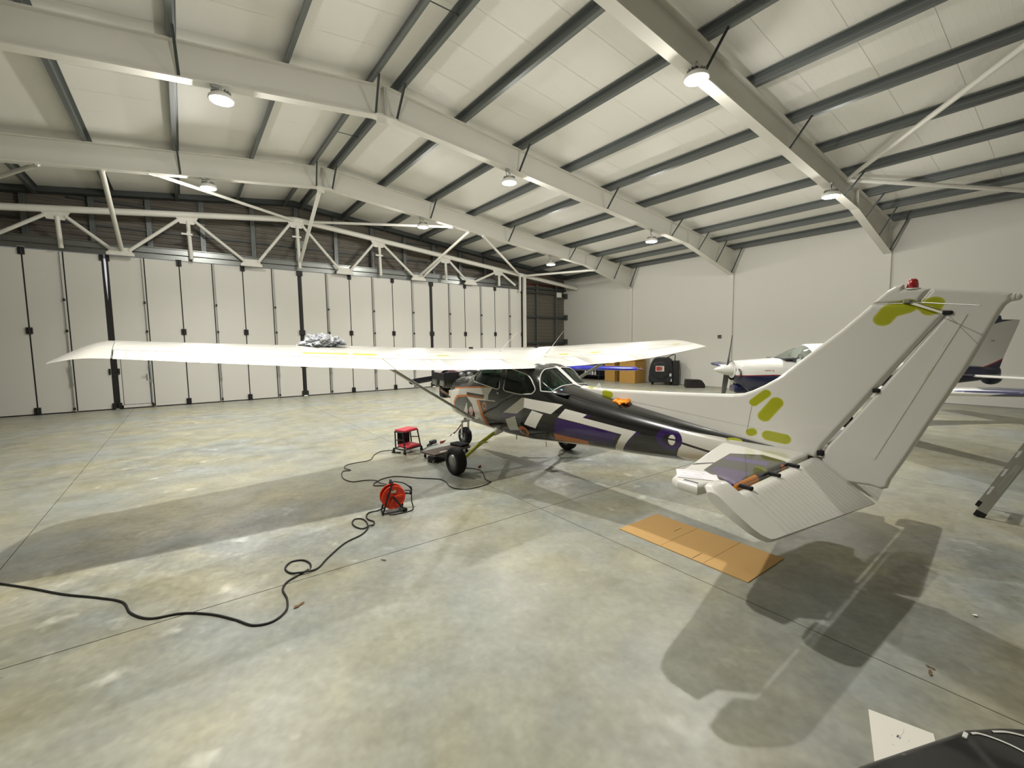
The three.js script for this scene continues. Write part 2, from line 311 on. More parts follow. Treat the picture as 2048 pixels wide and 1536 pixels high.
// ---------------------------------------------------------------- lattice truss over the doors
{
  const z = -19.5, t = thing('lattice_truss', 'white tubular steel lattice truss above the folding doors', 'truss', [0, 0, 0]);
  const yc = (x) => 7.05 - 0.107 * Math.abs(x - 3.87);
  const R = 0.105;
  part(t, 'top_chord', [rod(V(-11.4, yc(-11.4), z), V(3.87, yc(3.87), z), R, 16)], beamMat);
  part(t, 'top_chord', [rod(V(3.87, yc(3.87), z), V(19.4, yc(19.4), z), R, 16)], beamMat);
  const tops = [-9.5, -6.2, -2.91, 0.36, 3.88, 7.19, 10.46, 13.6], bots = [-7.85, -4.6, -1.47, 2.26, 5.7, 9.05, 11.9, 14.95];
  const yb = 5.24;
  tops.forEach((x, i) => {
    const y = yc(x) - 0.22;
    part(t, 'gusset', new THREE.ExtrudeGeometry(shapeOf([[-0.34, 0.16], [0.34, 0.16], [0.2, -0.1], [-0.2, -0.1]]), { depth: 0.02, bevelEnabled: false }).translate(x, y, z + 0.0), beamMat);
    part(t, 'vertical', rod(V(x + (i > 6 ? 0.05 : 0.03), y, z), V(x + 0.06, yb - 0.08, z), 0.062, 12), beamMat);
    for (const b of [bots[i - 1], bots[i]]) if (b !== undefined) part(t, 'diagonal', rod(V(x + Math.sign(b - x) * 0.22, y + 0.03, z), V(b - Math.sign(b - x) * 0.22, yb + 0.02, z), 0.055, 12), beamMat);
    if (i > 2 && i < 6) part(t, 'cross_bracket', [box(0.32, 0.06, 0.06, x - 0.02, yc(x) - 0.68, z + 0.09), box(0.05, 0.14, 0.05, x, yc(x) - 0.66, z + 0.08)], beamMat);
  });
  bots.forEach((x, i) => { if (i < 7) part(t, 'gusset', [new THREE.ExtrudeGeometry(shapeOf([[-0.36, -0.13], [0.36, -0.13], [0.24, 0.12], [-0.24, 0.12]]), { depth: 0.02, bevelEnabled: false }).translate(x, yb - 0.02, z), box(0.7, 0.09, 0.09, x, yb - 0.11, z)], beamMat); });
  part(t, 'end_post', [box(0.14, yc(15.1), 0.14, 15.36, yc(15.1) / 2, z + 0.0), box(0.09, 0.9, 0.09, 15.05, 5.4, z)], beamMat);
}
// bracing tubes between the roof frames and the truss
{
  const brace = (a, b, r, label) => { const t = thing('brace_tube', label, 'roof brace', [0, 0, 0], 0, 'white tubular roof braces'); const A = V(...a), B = V(...b), d = B.clone().sub(A).normalize(); part(t, 'tube', rod(A, B, r, 14), beamMat); part(t, 'end_plate', [bar(A.clone().addScaledVector(d, -0.02), A.clone().addScaledVector(d, 0.16), 0.02, 0.12), bar(B.clone().addScaledVector(d, -0.16), B.clone().addScaledVector(d, 0.02), 0.02, 0.12)], beamMat); };
  brace([-1.39, 6.55, -15.45], [-1.43, 5.28, -19.45], 0.06, 'white brace tube dropping steeply onto the truss at the second leaf joint from the left');
  brace([-0.45, 6.68, -15.45], [3.8, 7.0, -19.45], 0.05, 'white brace tube running past a lamp to the truss peak from its left');
  brace([3.84, 7.08, -15.45], [3.96, 5.45, -19.42], 0.06, 'white brace tube dropping from the farthest apex onto the truss middle');
  brace([8.66, 6.6, -15.45], [4.13, 7.0, -19.45], 0.05, 'nearly level white brace tube running right from the truss peak');
  brace([9.39, 6.52, -15.45], [9.1, 5.31, -19.45], 0.055, 'white brace tube falling leftward to the truss right of the third lamp');
  brace([10.05, 6.44, -15.45], [14.99, 5.84, -19.45], 0.055, 'white brace tube slanting down rightward to the truss end post');
  brace([16.6, 5.68, -15.45], [15.25, 5.8, -19.45], 0.055, 'short level white brace tube from the truss end post to the frame haunch');
  brace([-2.52, 6.42, -15.45], [-5.41, 6.1, -19.45], 0.05, 'white brace tube at the left edge of the picture');
  brace([15.06, 6.5, -4.6], [9.26, 6.82, 0.6], 0.055, 'white brace tube rising from the nearest frame to the upper right corner');
  brace([15.06, 6.46, -4.6], [19.2, 5.76, -0.6], 0.055, 'white brace tube running level to the right from the nearest frame');
}
// ---------------------------------------------------------------- high bay lamps
const lensMat = std({ color: '#ffffff', emissive: LAMP_COLOR, emissiveIntensity: 14, roughness: 0.4 });
const skirtMat = phys({ color: '#f4f4f0', roughness: 0.35, transmission: 0.5, thickness: 0 });
function lamp(x, y, z, label, beam) {
  const t = thing('high_bay_lamp', label, 'ceiling lamp', [x, y, z], 0, 'round high bay lamps under the rafters');
  const h = beam - y;
  part(t, 'housing', lathe([[0, 0.2], [0.05, 0.2], [0.06, 0.15], [0.1, 0.13], [0.17, 0.08], [0.205, 0.05], [0.215, 0.0], [0.2, -0.005], [0.0, 0.012]], 28), whitePlastic);
  const fins = []; for (let k = 0; k < 16; k++) fins.push(box(0.08, 0.06, 0.006, 0.12, 0.12, 0).rotateY(k * Math.PI / 8)); part(t, 'heat_fins', fins, zincMat);
  part(t, 'lens', new THREE.CylinderGeometry(0.185, 0.185, 0.02, 32).translate(0, -0.008, 0), lensMat);
  part(t, 'hook', [rod(V(0, 0.2, 0), V(0, Math.max(0.24, h - 0.06), 0), 0.01, 8), new THREE.TorusGeometry(0.035, 0.008, 6, 14).translate(0, Math.max(0.26, h - 0.06), 0)], zincMat);
  part(t, 'cable', tube([V(-0.1, h, 0.05), V(-0.14, h - 0.12, 0.05), V(-0.07, h - 0.2, 0.03), V(0, 0.2, 0)], 0.007, 20, 6), rubberMat);
  part(t, 'junction_box', rbox(0.1, 0.06, 0.07, 0.01, -0.1, h - 0.03, 0.04), zincMat);
  const down = new THREE.SpotLight(LAMP_COLOR, LAMP_POWER, 0, 1.14, 0.9, 2);                  // the lens throws most of it down
  down.position.set(0, -0.04, 0); down.target.position.set(0, -3, 0); down.castShadow = true; down.shadow.radius = 4; down.name = 'lens_light'; down.target.name = 'lens_light_target'; t.add(down); t.add(down.target);
  const side = new THREE.PointLight(LAMP_COLOR, LAMP_POWER * SKIRT, 0, 2);                     // the clear skirt lets some out sideways
  side.position.set(0, -0.06, 0); side.castShadow = true; side.shadow.radius = 5; side.name = 'skirt_light'; t.add(side);
}
const COL = ['left of the ridge and outside the picture', 'left of the ridge', 'right of the ridge', 'near the white wall'];
[0.84, 7.41, 13.72].forEach((x, j) => {
  const i = j + 1;
  lamp(x, yBot(x) - 0.42 + (i === 1 ? 0.16 : i === 2 ? 0.08 : 0), -15.45, `glowing high bay lamp on the farthest frame, ${COL[i]}`, yBot(x));
  lamp(x, yBot(x) - 0.42 + (i === 1 ? 0.19 : i === 2 ? 0.09 : 0), -10.03, `glowing high bay lamp on the middle frame, ${COL[i]}`, yBot(x));
  lamp(x, yBot(x) - 0.32 + (i === 2 ? 0.12 : 0), -4.55, `glowing high bay lamp on the nearest frame, ${COL[i]}`, yBot(x));
});
// ================================================================ the black, white and purple high-wing aircraft
// Its own frame: x = starboard, y = up, z = aft, origin on the floor between the main wheels.
const plane = thing('high_wing_aircraft', 'high-wing aircraft with white wings and a black fuselage painted with white, purple and orange shapes', 'aircraft', [4.556, 0, -6.048]);
{
  const th = 2.07 * Math.PI / 180, ph = 2.38 * Math.PI / 180, af = V(Math.sin(th), 0, Math.cos(th)), rt = V(Math.cos(th), 0, -Math.sin(th)), up = V(0, 1, 0);
  const A2 = af.clone().multiplyScalar(Math.cos(ph)).addScaledVector(up, -Math.sin(ph)), U2 = up.clone().multiplyScalar(Math.cos(ph)).addScaledVector(af, Math.sin(ph));
  plane.quaternion.setFromRotationMatrix(new THREE.Matrix4().makeBasis(rt, U2, A2));
}
const gloss = (o) => phys({ roughness: 0.22, clearcoat: 1, clearcoatRoughness: 0.04, ...o });
const whitePaint = gloss({ color: '#e4e2da' });
const CHART = '#a9ac00';                                          // chartreuse primer
const ST = [[-1.45, 0.47, 0.60, 1.36, 3.2], [-1.1, 0.50, 0.56, 1.40, 3.2], [-0.8, 0.53, 0.545, 1.46, 3.4], [-0.35, 0.545, 0.53, 1.74, 3.6], [0.2, 0.545, 0.53, 1.76, 3.6], [0.75, 0.53, 0.55, 1.74, 3.4],
  [0.95, 0.505, 0.57, 1.70, 3.2], [1.15, 0.475, 0.59, 1.58, 3.0], [1.35, 0.445, 0.61, 1.47, 2.8], [1.8, 0.385, 0.65, 1.40, 2.5], [2.5, 0.315, 0.70, 1.315, 2.3], [3.3, 0.225, 0.785, 1.22, 2.2], [3.9, 0.14, 0.88, 1.16, 2.2], [4.42, 0.07, 1.0, 1.13, 2.2]];
const stAt = (a) => [1, 2, 3, 4].map((k) => lerp(ST.map((r) => r[0]), ST.map((r) => r[k]), a));
function hullX(a, y) { const [w, yb, yt, n] = stAt(a), yc = (yb + yt) / 2, h = (yt - yb) / 2, u = Math.min(1, Math.abs(y - yc) / h); return w * (1 - u ** n) ** (1 / n); }
function hullY(a, x) { const [w, yb, yt, n] = stAt(a), yc = (yb + yt) / 2, h = (yt - yb) / 2, u = Math.min(1, Math.abs(x) / w); return yc + h * (1 - u ** n) ** (1 / n); }
const hullUV = (a, y, left) => [(a + 1.5) / 6, (left ? 0.5 : 0) + 0.5 * clamp((y - 0.5) / 1.35, 0.002, 0.998)];
function hull(off, a0, a1, na, nt) {
  const P = [], U = [], I = [];
  for (const left of [true, false]) {
    const base = P.length / 3;
    for (let i = 0; i <= na; i++) {
      const a = a0 + (a1 - a0) * i / na, [w0, yb, yt, n] = stAt(a), yc = (yb + yt) / 2, w = w0 - off, h = (yt - yb) / 2 - off;
      for (let j = 0; j <= nt; j++) {
        const t = -Math.PI / 2 + Math.PI * j / nt, c = Math.cos(t), s = Math.sin(t);
        const x = (j === 0 || j === nt) ? 0 : w * Math.pow(Math.abs(c), 2 / n), y = yc + h * Math.sign(s) * Math.pow(Math.abs(s), 2 / n);
        P.push(left ? -x : x, y, a); U.push(...hullUV(a, y, left));
      }
    }
    for (let i = 0; i < na; i++) for (let j = 0; j < nt; j++) { const p = base + i * (nt + 1) + j, q = p + nt + 1; if (left) I.push(p, q, p + 1, q, q + 1, p + 1); else I.push(p, p + 1, q, q, p + 1, q + 1); }
    for (const [i, flip] of [[0, left], [na, !left]]) {             // end caps
      const a = a0 + (a1 - a0) * i / na, [, yb, yt] = stAt(a), c = P.length / 3; P.push(0, (yb + yt) / 2, a); U.push(...hullUV(a, (yb + yt) / 2, left));
      for (let j = 0; j < nt; j++) { const p = base + i * (nt + 1) + j; if (flip) I.push(c, p, p + 1); else I.push(c, p + 1, p); }
    }
  }
  const g = new THREE.BufferGeometry(); g.setAttribute('position', new THREE.Float32BufferAttribute(P, 3)); g.setAttribute('uv', new THREE.Float32BufferAttribute(U, 2)); g.setIndex(I); g.computeVertexNormals();
  // smooth across the top and bottom seam
  const nn = g.attributes.normal, p = g.attributes.position; for (let k = 0; k < p.count; k++) if (p.getX(k) === 0) { const y = nn.getY(k), z = nn.getZ(k), l = Math.hypot(y, z) || 1; nn.setXYZ(k, 0, y / l, z / l); }
  return g;
}
// livery of the fuselage sides, painted in side view (aft, up)
const livery = canvasTex(2048, 1024, (c, W, H) => {
  c.fillStyle = '#0b0a0b'; c.fillRect(0, 0, W, H);
  for (const oy of [0, 512]) {
    c.save(); c.beginPath(); c.rect(0, oy, W, 512); c.clip();
    const X = (a) => (a + 1.5) / 6 * W, Y = (y) => oy + 512 * (1 - (y - 0.5) / 1.35);
    const poly = (pts, col) => { c.fillStyle = col; c.beginPath(); pts.forEach((p, i) => (i ? c.lineTo(X(p[0]), Y(p[1])) : c.moveTo(X(p[0]), Y(p[1])))); c.closePath(); c.fill(); };
    const ring = (a, y, ra, ry, k, col, fill) => { c.fillStyle = col; c.beginPath(); c.ellipse(X(a), Y(y), ra * W / 6, ry * 379, 0, 0, 7); c.fill(); c.fillStyle = fill; c.beginPath(); c.ellipse(X(a) + ra * 20, Y(y) + 2, ra * k * W / 6, ry * k * 379, 0, 0, 7); c.fill(); };
    const white = '#d9d6cc', purple = '#2a0b52', orange = '#c9701c', dark = '#161414';
    // nose
    poly([[-1.45, 0.7], [-1.45, 1.1], [-1.23, 1.16], [-0.1, 1.31], [0.01, 1.31], [-0.06, 1.22], [-0.1, 1.11], [-0.44, 1.06], [-0.22, 0.6], [-1.45, 0.6]], white);
    poly([[-1.3, 1.15], [-1.26, 1.185], [-0.1, 1.335], [-0.08, 1.315]], orange);
    poly([[-1.31, 0.58], [-1.31, 0.9], [-1.26, 0.985], [-1.17, 1.05], [-0.77, 1.11], [-0.77, 1.06], [-0.6, 0.96], [-0.53, 0.79], [-0.61, 0.58]], orange);
    poly([[-1.27, 0.58], [-1.27, 0.9], [-1.21, 0.97], [-1.11, 1.02], [-0.78, 1.07], [-0.6, 0.96], [-0.53, 0.79], [-0.61, 0.58]], dark);
    poly([[-0.75, 1.08], [-0.44, 1.06], [-0.22, 0.58], [-0.63, 0.58], [-0.52, 0.79], [-0.59, 0.96]], white);
    poly([[-0.79, 1.15], [-0.23, 1.17], [-0.23, 1.09], [-0.76, 1.075]], '#9a5518'); poly([[-0.79, 1.15], [-0.23, 1.17], [-0.23, 1.13], [-0.78, 1.11]], '#26160f');
    poly([[-0.77, 0.98], [-0.95, 0.72], [-0.76, 0.78]], white); poly([[-0.78, 0.74], [-0.66, 0.72], [-0.6, 0.62], [-0.8, 0.62]], white);
    c.fillStyle = '#cdbcb6'; c.beginPath(); c.ellipse(X(-0.65), Y(0.83), 22, 32, 0.3, 0, 7); c.fill();
    poly([[-0.44, 1.06], [0.1, 1.1], [0.1, 0.55], [-0.22, 0.55]], '#100f10');
    poly([[-0.46, 1.065], [-0.37, 1.06], [-0.13, 0.58], [-0.22, 0.58]], orange);
    poly([[-0.38, 1.06], [-0.1, 1.07], [-0.13, 0.78]], '#4d2810'); ring(-0.22, 0.985, 0.055, 0.065, 0.55, '#c07a3a', '#2c1508');
    poly([[-0.1, 1.19], [0.01, 1.31], [0.12, 1.31], [0.12, 1.11], [-0.11, 1.11]], dark);
    poly([[-0.44, 1.085], [0.09, 1.115], [0.09, 1.095], [-0.44, 1.06]], white);
    // cabin and tail cone
    poly([[0.29, 0.95], [0.63, 0.98], [0.78, 1.0], [0.36, 0.85], [0.15, 0.82]], purple);
    poly([[0.3, 0.95], [0.75, 1.25], [1.49, 1.23], [1.3, 1.07], [0.8, 1.1], [0.63, 0.98]], white);
    poly([[0.95, 1.08], [1.16, 1.05], [1.0, 0.81], [0.78, 0.84]], white);
    poly([[0.35, 0.85], [0.59, 0.94], [0.64, 0.72], [0.39, 0.67]], white);
    ring(0.73, 0.72, 0.1, 0.085, 0.55, orange, '#1a0d08');
    poly([[1.4, 1.03], [2.39, 0.98], [2.28, 0.81], [1.9, 0.78], [1.33, 0.79]], purple);
    poly([[1.33, 0.79], [1.9, 0.78], [1.84, 0.69], [1.3, 0.67]], orange);
    poly([[1.9, 1.15], [1.99, 1.14], [1.84, 1.1]], purple); poly([[2.64, 1.05], [2.71, 1.05], [2.57, 0.95], [2.42, 0.7], [2.3, 0.7]], purple);
    poly([[1.54, 1.18], [1.9, 1.15], [1.84, 1.1], [2.64, 1.05], [2.53, 0.92], [2.36, 0.7], [2.25, 0.7], [2.36, 0.85], [2.44, 0.98], [1.42, 1.04]], white);
    poly([[3.11, 1.13], [3.2, 1.155], [3.58, 1.15], [3.76, 1.14], [3.63, 1.03], [3.54, 0.97], [3.44, 0.8], [3.25, 0.79], [3.13, 0.85], [3.18, 0.97], [3.19, 1.05]], white);
    c.strokeStyle = '#0b0a0b'; c.lineWidth = 9; c.beginPath(); c.moveTo(X(3.0), Y(1.045)); c.lineTo(X(3.6), Y(0.965)); c.stroke();
    ring(3.05, 1.03, 0.155, 0.125, 0.52, purple, '#0b0a0b'); 
    c.fillStyle = white; c.beginPath(); c.ellipse(X(3.085), Y(1.03), 15, 23, 0, 0, 7); c.fill(); c.fillStyle = '#0b0a0b'; c.fillRect(X(3.03), Y(1.045), 34, 6);
    c.fillStyle = CHART; c.beginPath(); c.ellipse(X(3.72), Y(1.14), 26, 8, 0, 0, 7); c.fill();
    c.restore();
  }
});
const hullMat = gloss({ map: livery });
const cabinMat = std({ color: '#3a3d3d', roughness: 0.9 });
const glassMat = phys({ color: '#a9c4ba', roughness: 0.03, transmission: 1, thickness: 0, ior: 1.5 });
const WIN = {                                                      // window outlines in side view (aft, up)
  front: [[-0.92, 1.42], [-0.84, 1.37], [-0.79, 1.38], [-0.66, 1.68], [-0.72, 1.7]],
  door: [[-0.52, 1.68], [-0.6, 1.42], [-0.56, 1.365], [0.14, 1.305], [0.2, 1.33], [0.155, 1.68]],
  rear: [[0.28, 1.66], [0.31, 1.32], [0.36, 1.30], [0.71, 1.29], [0.95, 1.325], [1.0, 1.385], [0.97, 1.44], [0.87, 1.545], [0.76, 1.6], [0.35, 1.655]],
};
const ev = new Evaluator(); ev.attributes = ['position', 'normal', 'uv'];
{
  const outer = new Brush(hull(0, -1.45, 4.42, 150, 44), hullMat), inner = new Brush(hull(0.035, -1.3, 1.9, 80, 40), cabinMat);
  outer.updateMatrixWorld(); inner.updateMatrixWorld();
  let shell = ev.evaluate(outer, inner, SUBTRACTION);
  const mid0 = new Brush(hull(0.006, -1.42, 4.3, 150, 44), glassMat), mid1 = new Brush(hull(0.012, -1.41, 4.29, 150, 44), glassMat); mid0.updateMatrixWorld(); mid1.updateMatrixWorld();
  const pane = ev.evaluate(mid0, mid1, SUBTRACTION); pane.updateMatrixWorld();
  const prisms = [];
  for (const [k, o] of Object.entries(WIN)) for (const s of [-1, 1]) {
    const r = roundPoly(o, 0.06), g = new THREE.ExtrudeGeometry(shapeOf(r.map((p) => [-p[0], p[1]])), { depth: 0.5, bevelEnabled: false }).rotateY(Math.PI / 2);  // x->-z ... the shape's -a becomes +z
    g.translate(s < 0 ? -0.7 : 0.2, 0, 0);
    prisms.push([k, s, g, r]);
  }
  for (const s of [-1, 1]) {
    const o = roundPoly([[s * 0.025, 0.965], [s * 0.30, 0.955], [s * 0.40, 0.99], [s * 0.47, 1.09], [s * 0.47, 1.2], [s * 0.40, 1.265], [s * 0.22, 1.325], [s * 0.025, 1.345]], 0.05);
    const g = new THREE.ExtrudeGeometry(shapeOf(o.map((p) => [p[0], -p[1]])), { depth: 0.6, bevelEnabled: false }).rotateX(-Math.PI / 2).translate(0, 1.38, 0);
    prisms.push(['back', s, g, o]);
    const f = roundPoly([[s * 0.02, -0.78], [s * 0.42, -0.76], [s * 0.46, -0.6], [s * 0.44, -0.38], [s * 0.02, -0.38]], 0.05);
    prisms.push(['windscreen', s, new THREE.ExtrudeGeometry(shapeOf(f.map((p) => [p[0], -p[1]])), { depth: 0.6, bevelEnabled: false }).rotateX(-Math.PI / 2).translate(0, 1.42, 0), f]);
  }
  const panes = [];
  for (const [k, s, g, r] of prisms) {
    const b = new Brush(g, cabinMat); b.updateMatrixWorld();
    shell = ev.evaluate(shell, b, SUBTRACTION);
    const p = ev.evaluate(pane, b, INTERSECTION); panes.push([k, s, p.geometry, r]);
  }
  shell.name = 'fuselage'; taken.set('fuselage', 1);
  const mesh = new THREE.Mesh(shell.geometry, shell.material); mesh.name = 'fuselage'; plane.add(mesh);
  const rimMat = std({ color: '#c9cac4', roughness: 0.35 });
  for (const [k, s, g, r] of panes) {
    const w = part(plane, 'window_pane', g, glassMat);
    const pts = r.map((p) => (k === 'back' || k === 'windscreen') ? V(p[0], Math.max(hullY(p[1], p[0]), 1.375) + 0.004, p[1]) : V(s * (hullX(p[0], p[1]) + 0.004), p[1], p[0]));
    if (k === 'back') for (const q of pts) if (Math.abs(q.x) > 0.3) { q.x = Math.sign(q.x) * Math.min(Math.abs(q.x), hullX(q.z, q.y) + 0.004); }
    part(w, 'window_trim', tube(pts, 0.0095, 160, 6, true, 0.2), rimMat);
  }
  // centre strip over the rear window
  part(plane, 'window_strip', gridGeo(20, 4, (u, v) => { const a = 0.9 + 0.55 * u, x = (v - 0.5) * 0.075; return [x, hullY(a, x) + 0.006, a]; }), whitePaint);
}
// cabin interior
{
  const seatMat = std({ color: '#24303a', roughness: 0.8 });
  for (const [x, z] of [[-0.24, -0.1], [0.24, -0.1]]) part(plane, 'front_seat', [rbox(0.4, 0.14, 0.42, 0.04, x, 0.92, z), rbox(0.4, 0.6, 0.1, 0.045, x, 1.22, z + 0.24).rotateX(0.0), rbox(0.22, 0.14, 0.08, 0.03, x, 1.58, z + 0.26)], seatMat);
  part(plane, 'rear_bench', [rbox(0.9, 0.14, 0.42, 0.04, 0, 0.92, 0.72), rbox(0.88, 0.5, 0.1, 0.04, 0, 1.16, 0.98)], seatMat);
  part(plane, 'instrument_panel', rbox(0.86, 0.32, 0.1, 0.03, 0, 1.28, -0.72), std({ color: '#1b1c1d', roughness: 0.7 }));
  part(plane, 'control_yoke', [new THREE.TorusGeometry(0.1, 0.012, 8, 20, Math.PI).translate(-0.24, 1.24, -0.5), rod(V(-0.24, 1.26, -0.68), V(-0.24, 1.26, -0.5), 0.012)], rubberMat);
  part(plane, 'seat_belt', [bar(V(-0.44, 1.62, 0.5), V(-0.3, 1.2, 0.72), 0.045, 0.004), bar(V(0.44, 1.62, 0.5), V(0.3, 1.2, 0.72), 0.045, 0.004)], std({ color: '#a7a58e', roughness: 0.8 }));
  part(plane, 'parcel_shelf', rbox(0.8, 0.02, 0.5, 0.008, 0, 1.365, 1.28), std({ color: '#33383a', roughness: 0.9 }));
}
// wings
function naca(x, upper) { const m = 0.02, p = 0.4, t = 0.12, yt = 5 * t * (0.2969 * Math.sqrt(x) - 0.126 * x - 0.3516 * x * x + 0.2843 * x ** 3 - 0.1036 * x ** 4), yc = x < p ? m / p ** 2 * (2 * p * x - x * x) : m / (1 - p) ** 2 * (1 - 2 * p + 2 * p * x - x * x); return yc + (upper ? yt : -yt); }
function wingAt(s) {
  s = Math.abs(s);
  const c = s < 2.55 ? 1.63 : 1.63 - (s - 2.55) / 2.6 * 0.5, aTE = s < 2.55 ? 0.82 : 0.82 - (s - 2.55) / 2.6 * 0.24;
  const yTE = lerp([0.5, 0.9, 1.96, 2.58, 3.63, 5.3], [1.69, 1.70, 1.73, 1.763, 1.835, 1.965], s), inc = lerp([0.5, 2.58, 3.9, 5.2], [6, 5.3, 4.3, 3.3], s) * Math.PI / 180;
  return [c, aTE, yTE, inc];
}
function wingPt(sgn, s, x, upper, thick = 1, dy = 0, aLEshift = 0, k = 1) {
  const [c0, aTE, yTE, inc] = wingAt(s), c = c0 * k, a = aTE - (1 - x) * c * Math.cos(inc) + aLEshift;
  return [sgn * s, yTE + (1 - x) * c * Math.sin(inc) + naca(x, upper) * c * thick + dy, a];
}
const wingTex = canvasTex(2048, 256, (c, W, H) => {                // (span, chord) with primer patches; white elsewhere
  c.fillStyle = '#e4e2da'; c.fillRect(0, 0, W, H);
  for (const [s0, s1, x, w] of [[-3.42, -3.22, 0.635, 1], [-3.18, -2.95, 0.635, 1], [-2.84, -2.6, 0.64, 1.1], [-2.25, -2.02, 0.62, 0.9], [-1.66, -1.5, 0.63, 0.7], [0.74, 0.93, 0.655, 0.8], [1.55, 1.78, 0.66, 0.8], [2.56, 2.75, 0.66, 0.8], [4.37, 4.64, 0.66, 0.9]]) {
    for (let k = 0; k < 8; k++) { c.globalAlpha = 0.2; c.strokeStyle = '#c2c400'; c.lineCap = 'round'; c.lineWidth = (13 - k * 1.2) * w; c.beginPath(); c.moveTo((s0 + 5.6) / 11.2 * W, (1 - x) * H); c.lineTo((s1 + 5.6) / 11.2 * W, (1 - x) * H); c.stroke(); }
    c.globalAlpha = 1;
  }
});
const wingMat = gloss({ map: wingTex, roughness: 0.28 });
function wingPanel(sgn, ss, x0, x1, nx, opt = {}) {
  const beads = opt.beads, P = [], U = [], I = [], per = [];
  const xs = []; for (let i = 0; i <= nx; i++) { const t = i / nx; xs.push(x0 === 0 ? x0 + (x1 - x0) * (1 - Math.cos(t * Math.PI / 2)) : x0 + (x1 - x0) * t); }
  const loop = [...xs.map((x) => [x, true]).reverse(), ...xs.slice(x0 === 0 ? 1 : 0, x1 === 1 ? -1 : undefined).map((x) => [x, false])];
  const n = loop.length;
  ss.forEach((s) => {
    const b = beads ? beads(s) : 0;
    for (const [x, u] of loop) {
      const q = opt.pt ? opt.pt(s, x, u) : wingPt(sgn, s, x, u);
      const fade = x1 === 1 ? clamp((1 - x) / 0.02, 0, 1) * clamp((x - x0) / 0.012, 0, 1) : 1;
      P.push(q[0], q[1] + (u ? 1 : -1) * b * fade, q[2]); U.push((sgn * s + 5.6) / 11.2, u ? x : 0.98);
    }
  });
  for (let i = 0; i < ss.length - 1; i++) for (let j = 0; j < n; j++) { const a = i * n + j, a2 = i * n + (j + 1) % n, b = a + n, b2 = a2 + n; if (sgn > 0) I.push(a, a2, b, a2, b2, b); else I.push(a, b, a2, a2, b, b2); }
  for (const [i, f] of [[0, sgn < 0], [ss.length - 1, sgn > 0]]) { const c = P.length / 3; let x = 0, y = 0, z = 0; for (let j = 0; j < n; j++) { const k = (i * n + j) * 3; x += P[k]; y += P[k + 1]; z += P[k + 2]; } P.push(x / n, y / n, z / n); U.push(0.01, 0.98); for (let j = 0; j < n; j++) { const a = i * n + j, a2 = i * n + (j + 1) % n; if (f) I.push(c, a2, a); else I.push(c, a, a2); } }
  const g = new THREE.BufferGeometry(); g.setAttribute('position', new THREE.Float32BufferAttribute(P, 3)); g.setAttribute('uv', new THREE.Float32BufferAttribute(U, 2)); g.setIndex(I);
  return opt.flat ? g : creased(g);
}
function creased(g, deg = 40) {                                    // normals split at sharp edges
  const k = g.toNonIndexed(); k.computeVertexNormals(); return smoothByAngle(k, deg);
}
function smoothByAngle(g, deg) {
  const p = g.attributes.position, n = g.attributes.normal, map = new Map(), lim = Math.cos(deg * Math.PI / 180), out = new Float32Array(n.count * 3);
  const key = (i) => Math.round(p.getX(i) * 2e4) + ',' + Math.round(p.getY(i) * 2e4) + ',' + Math.round(p.getZ(i) * 2e4);
  for (let i = 0; i < p.count; i++) { const k = key(i); (map.get(k) ?? map.set(k, []).get(k)).push(i); }
  for (const l of map.values()) for (const i of l) { let x = 0, y = 0, z = 0; for (const j of l) if (n.getX(i) * n.getX(j) + n.getY(i) * n.getY(j) + n.getZ(i) * n.getZ(j) > lim) { x += n.getX(j); y += n.getY(j); z += n.getZ(j); } const q = Math.hypot(x, y, z) || 1; out[i * 3] = x / q; out[i * 3 + 1] = y / q; out[i * 3 + 2] = z / q; }
  g.setAttribute('normal', new THREE.BufferAttribute(out, 3)); return g;
}
const span = (a, b, n) => Array.from({ length: n + 1 }, (_, i) => a + (b - a) * i / n);
const XH = 0.745;
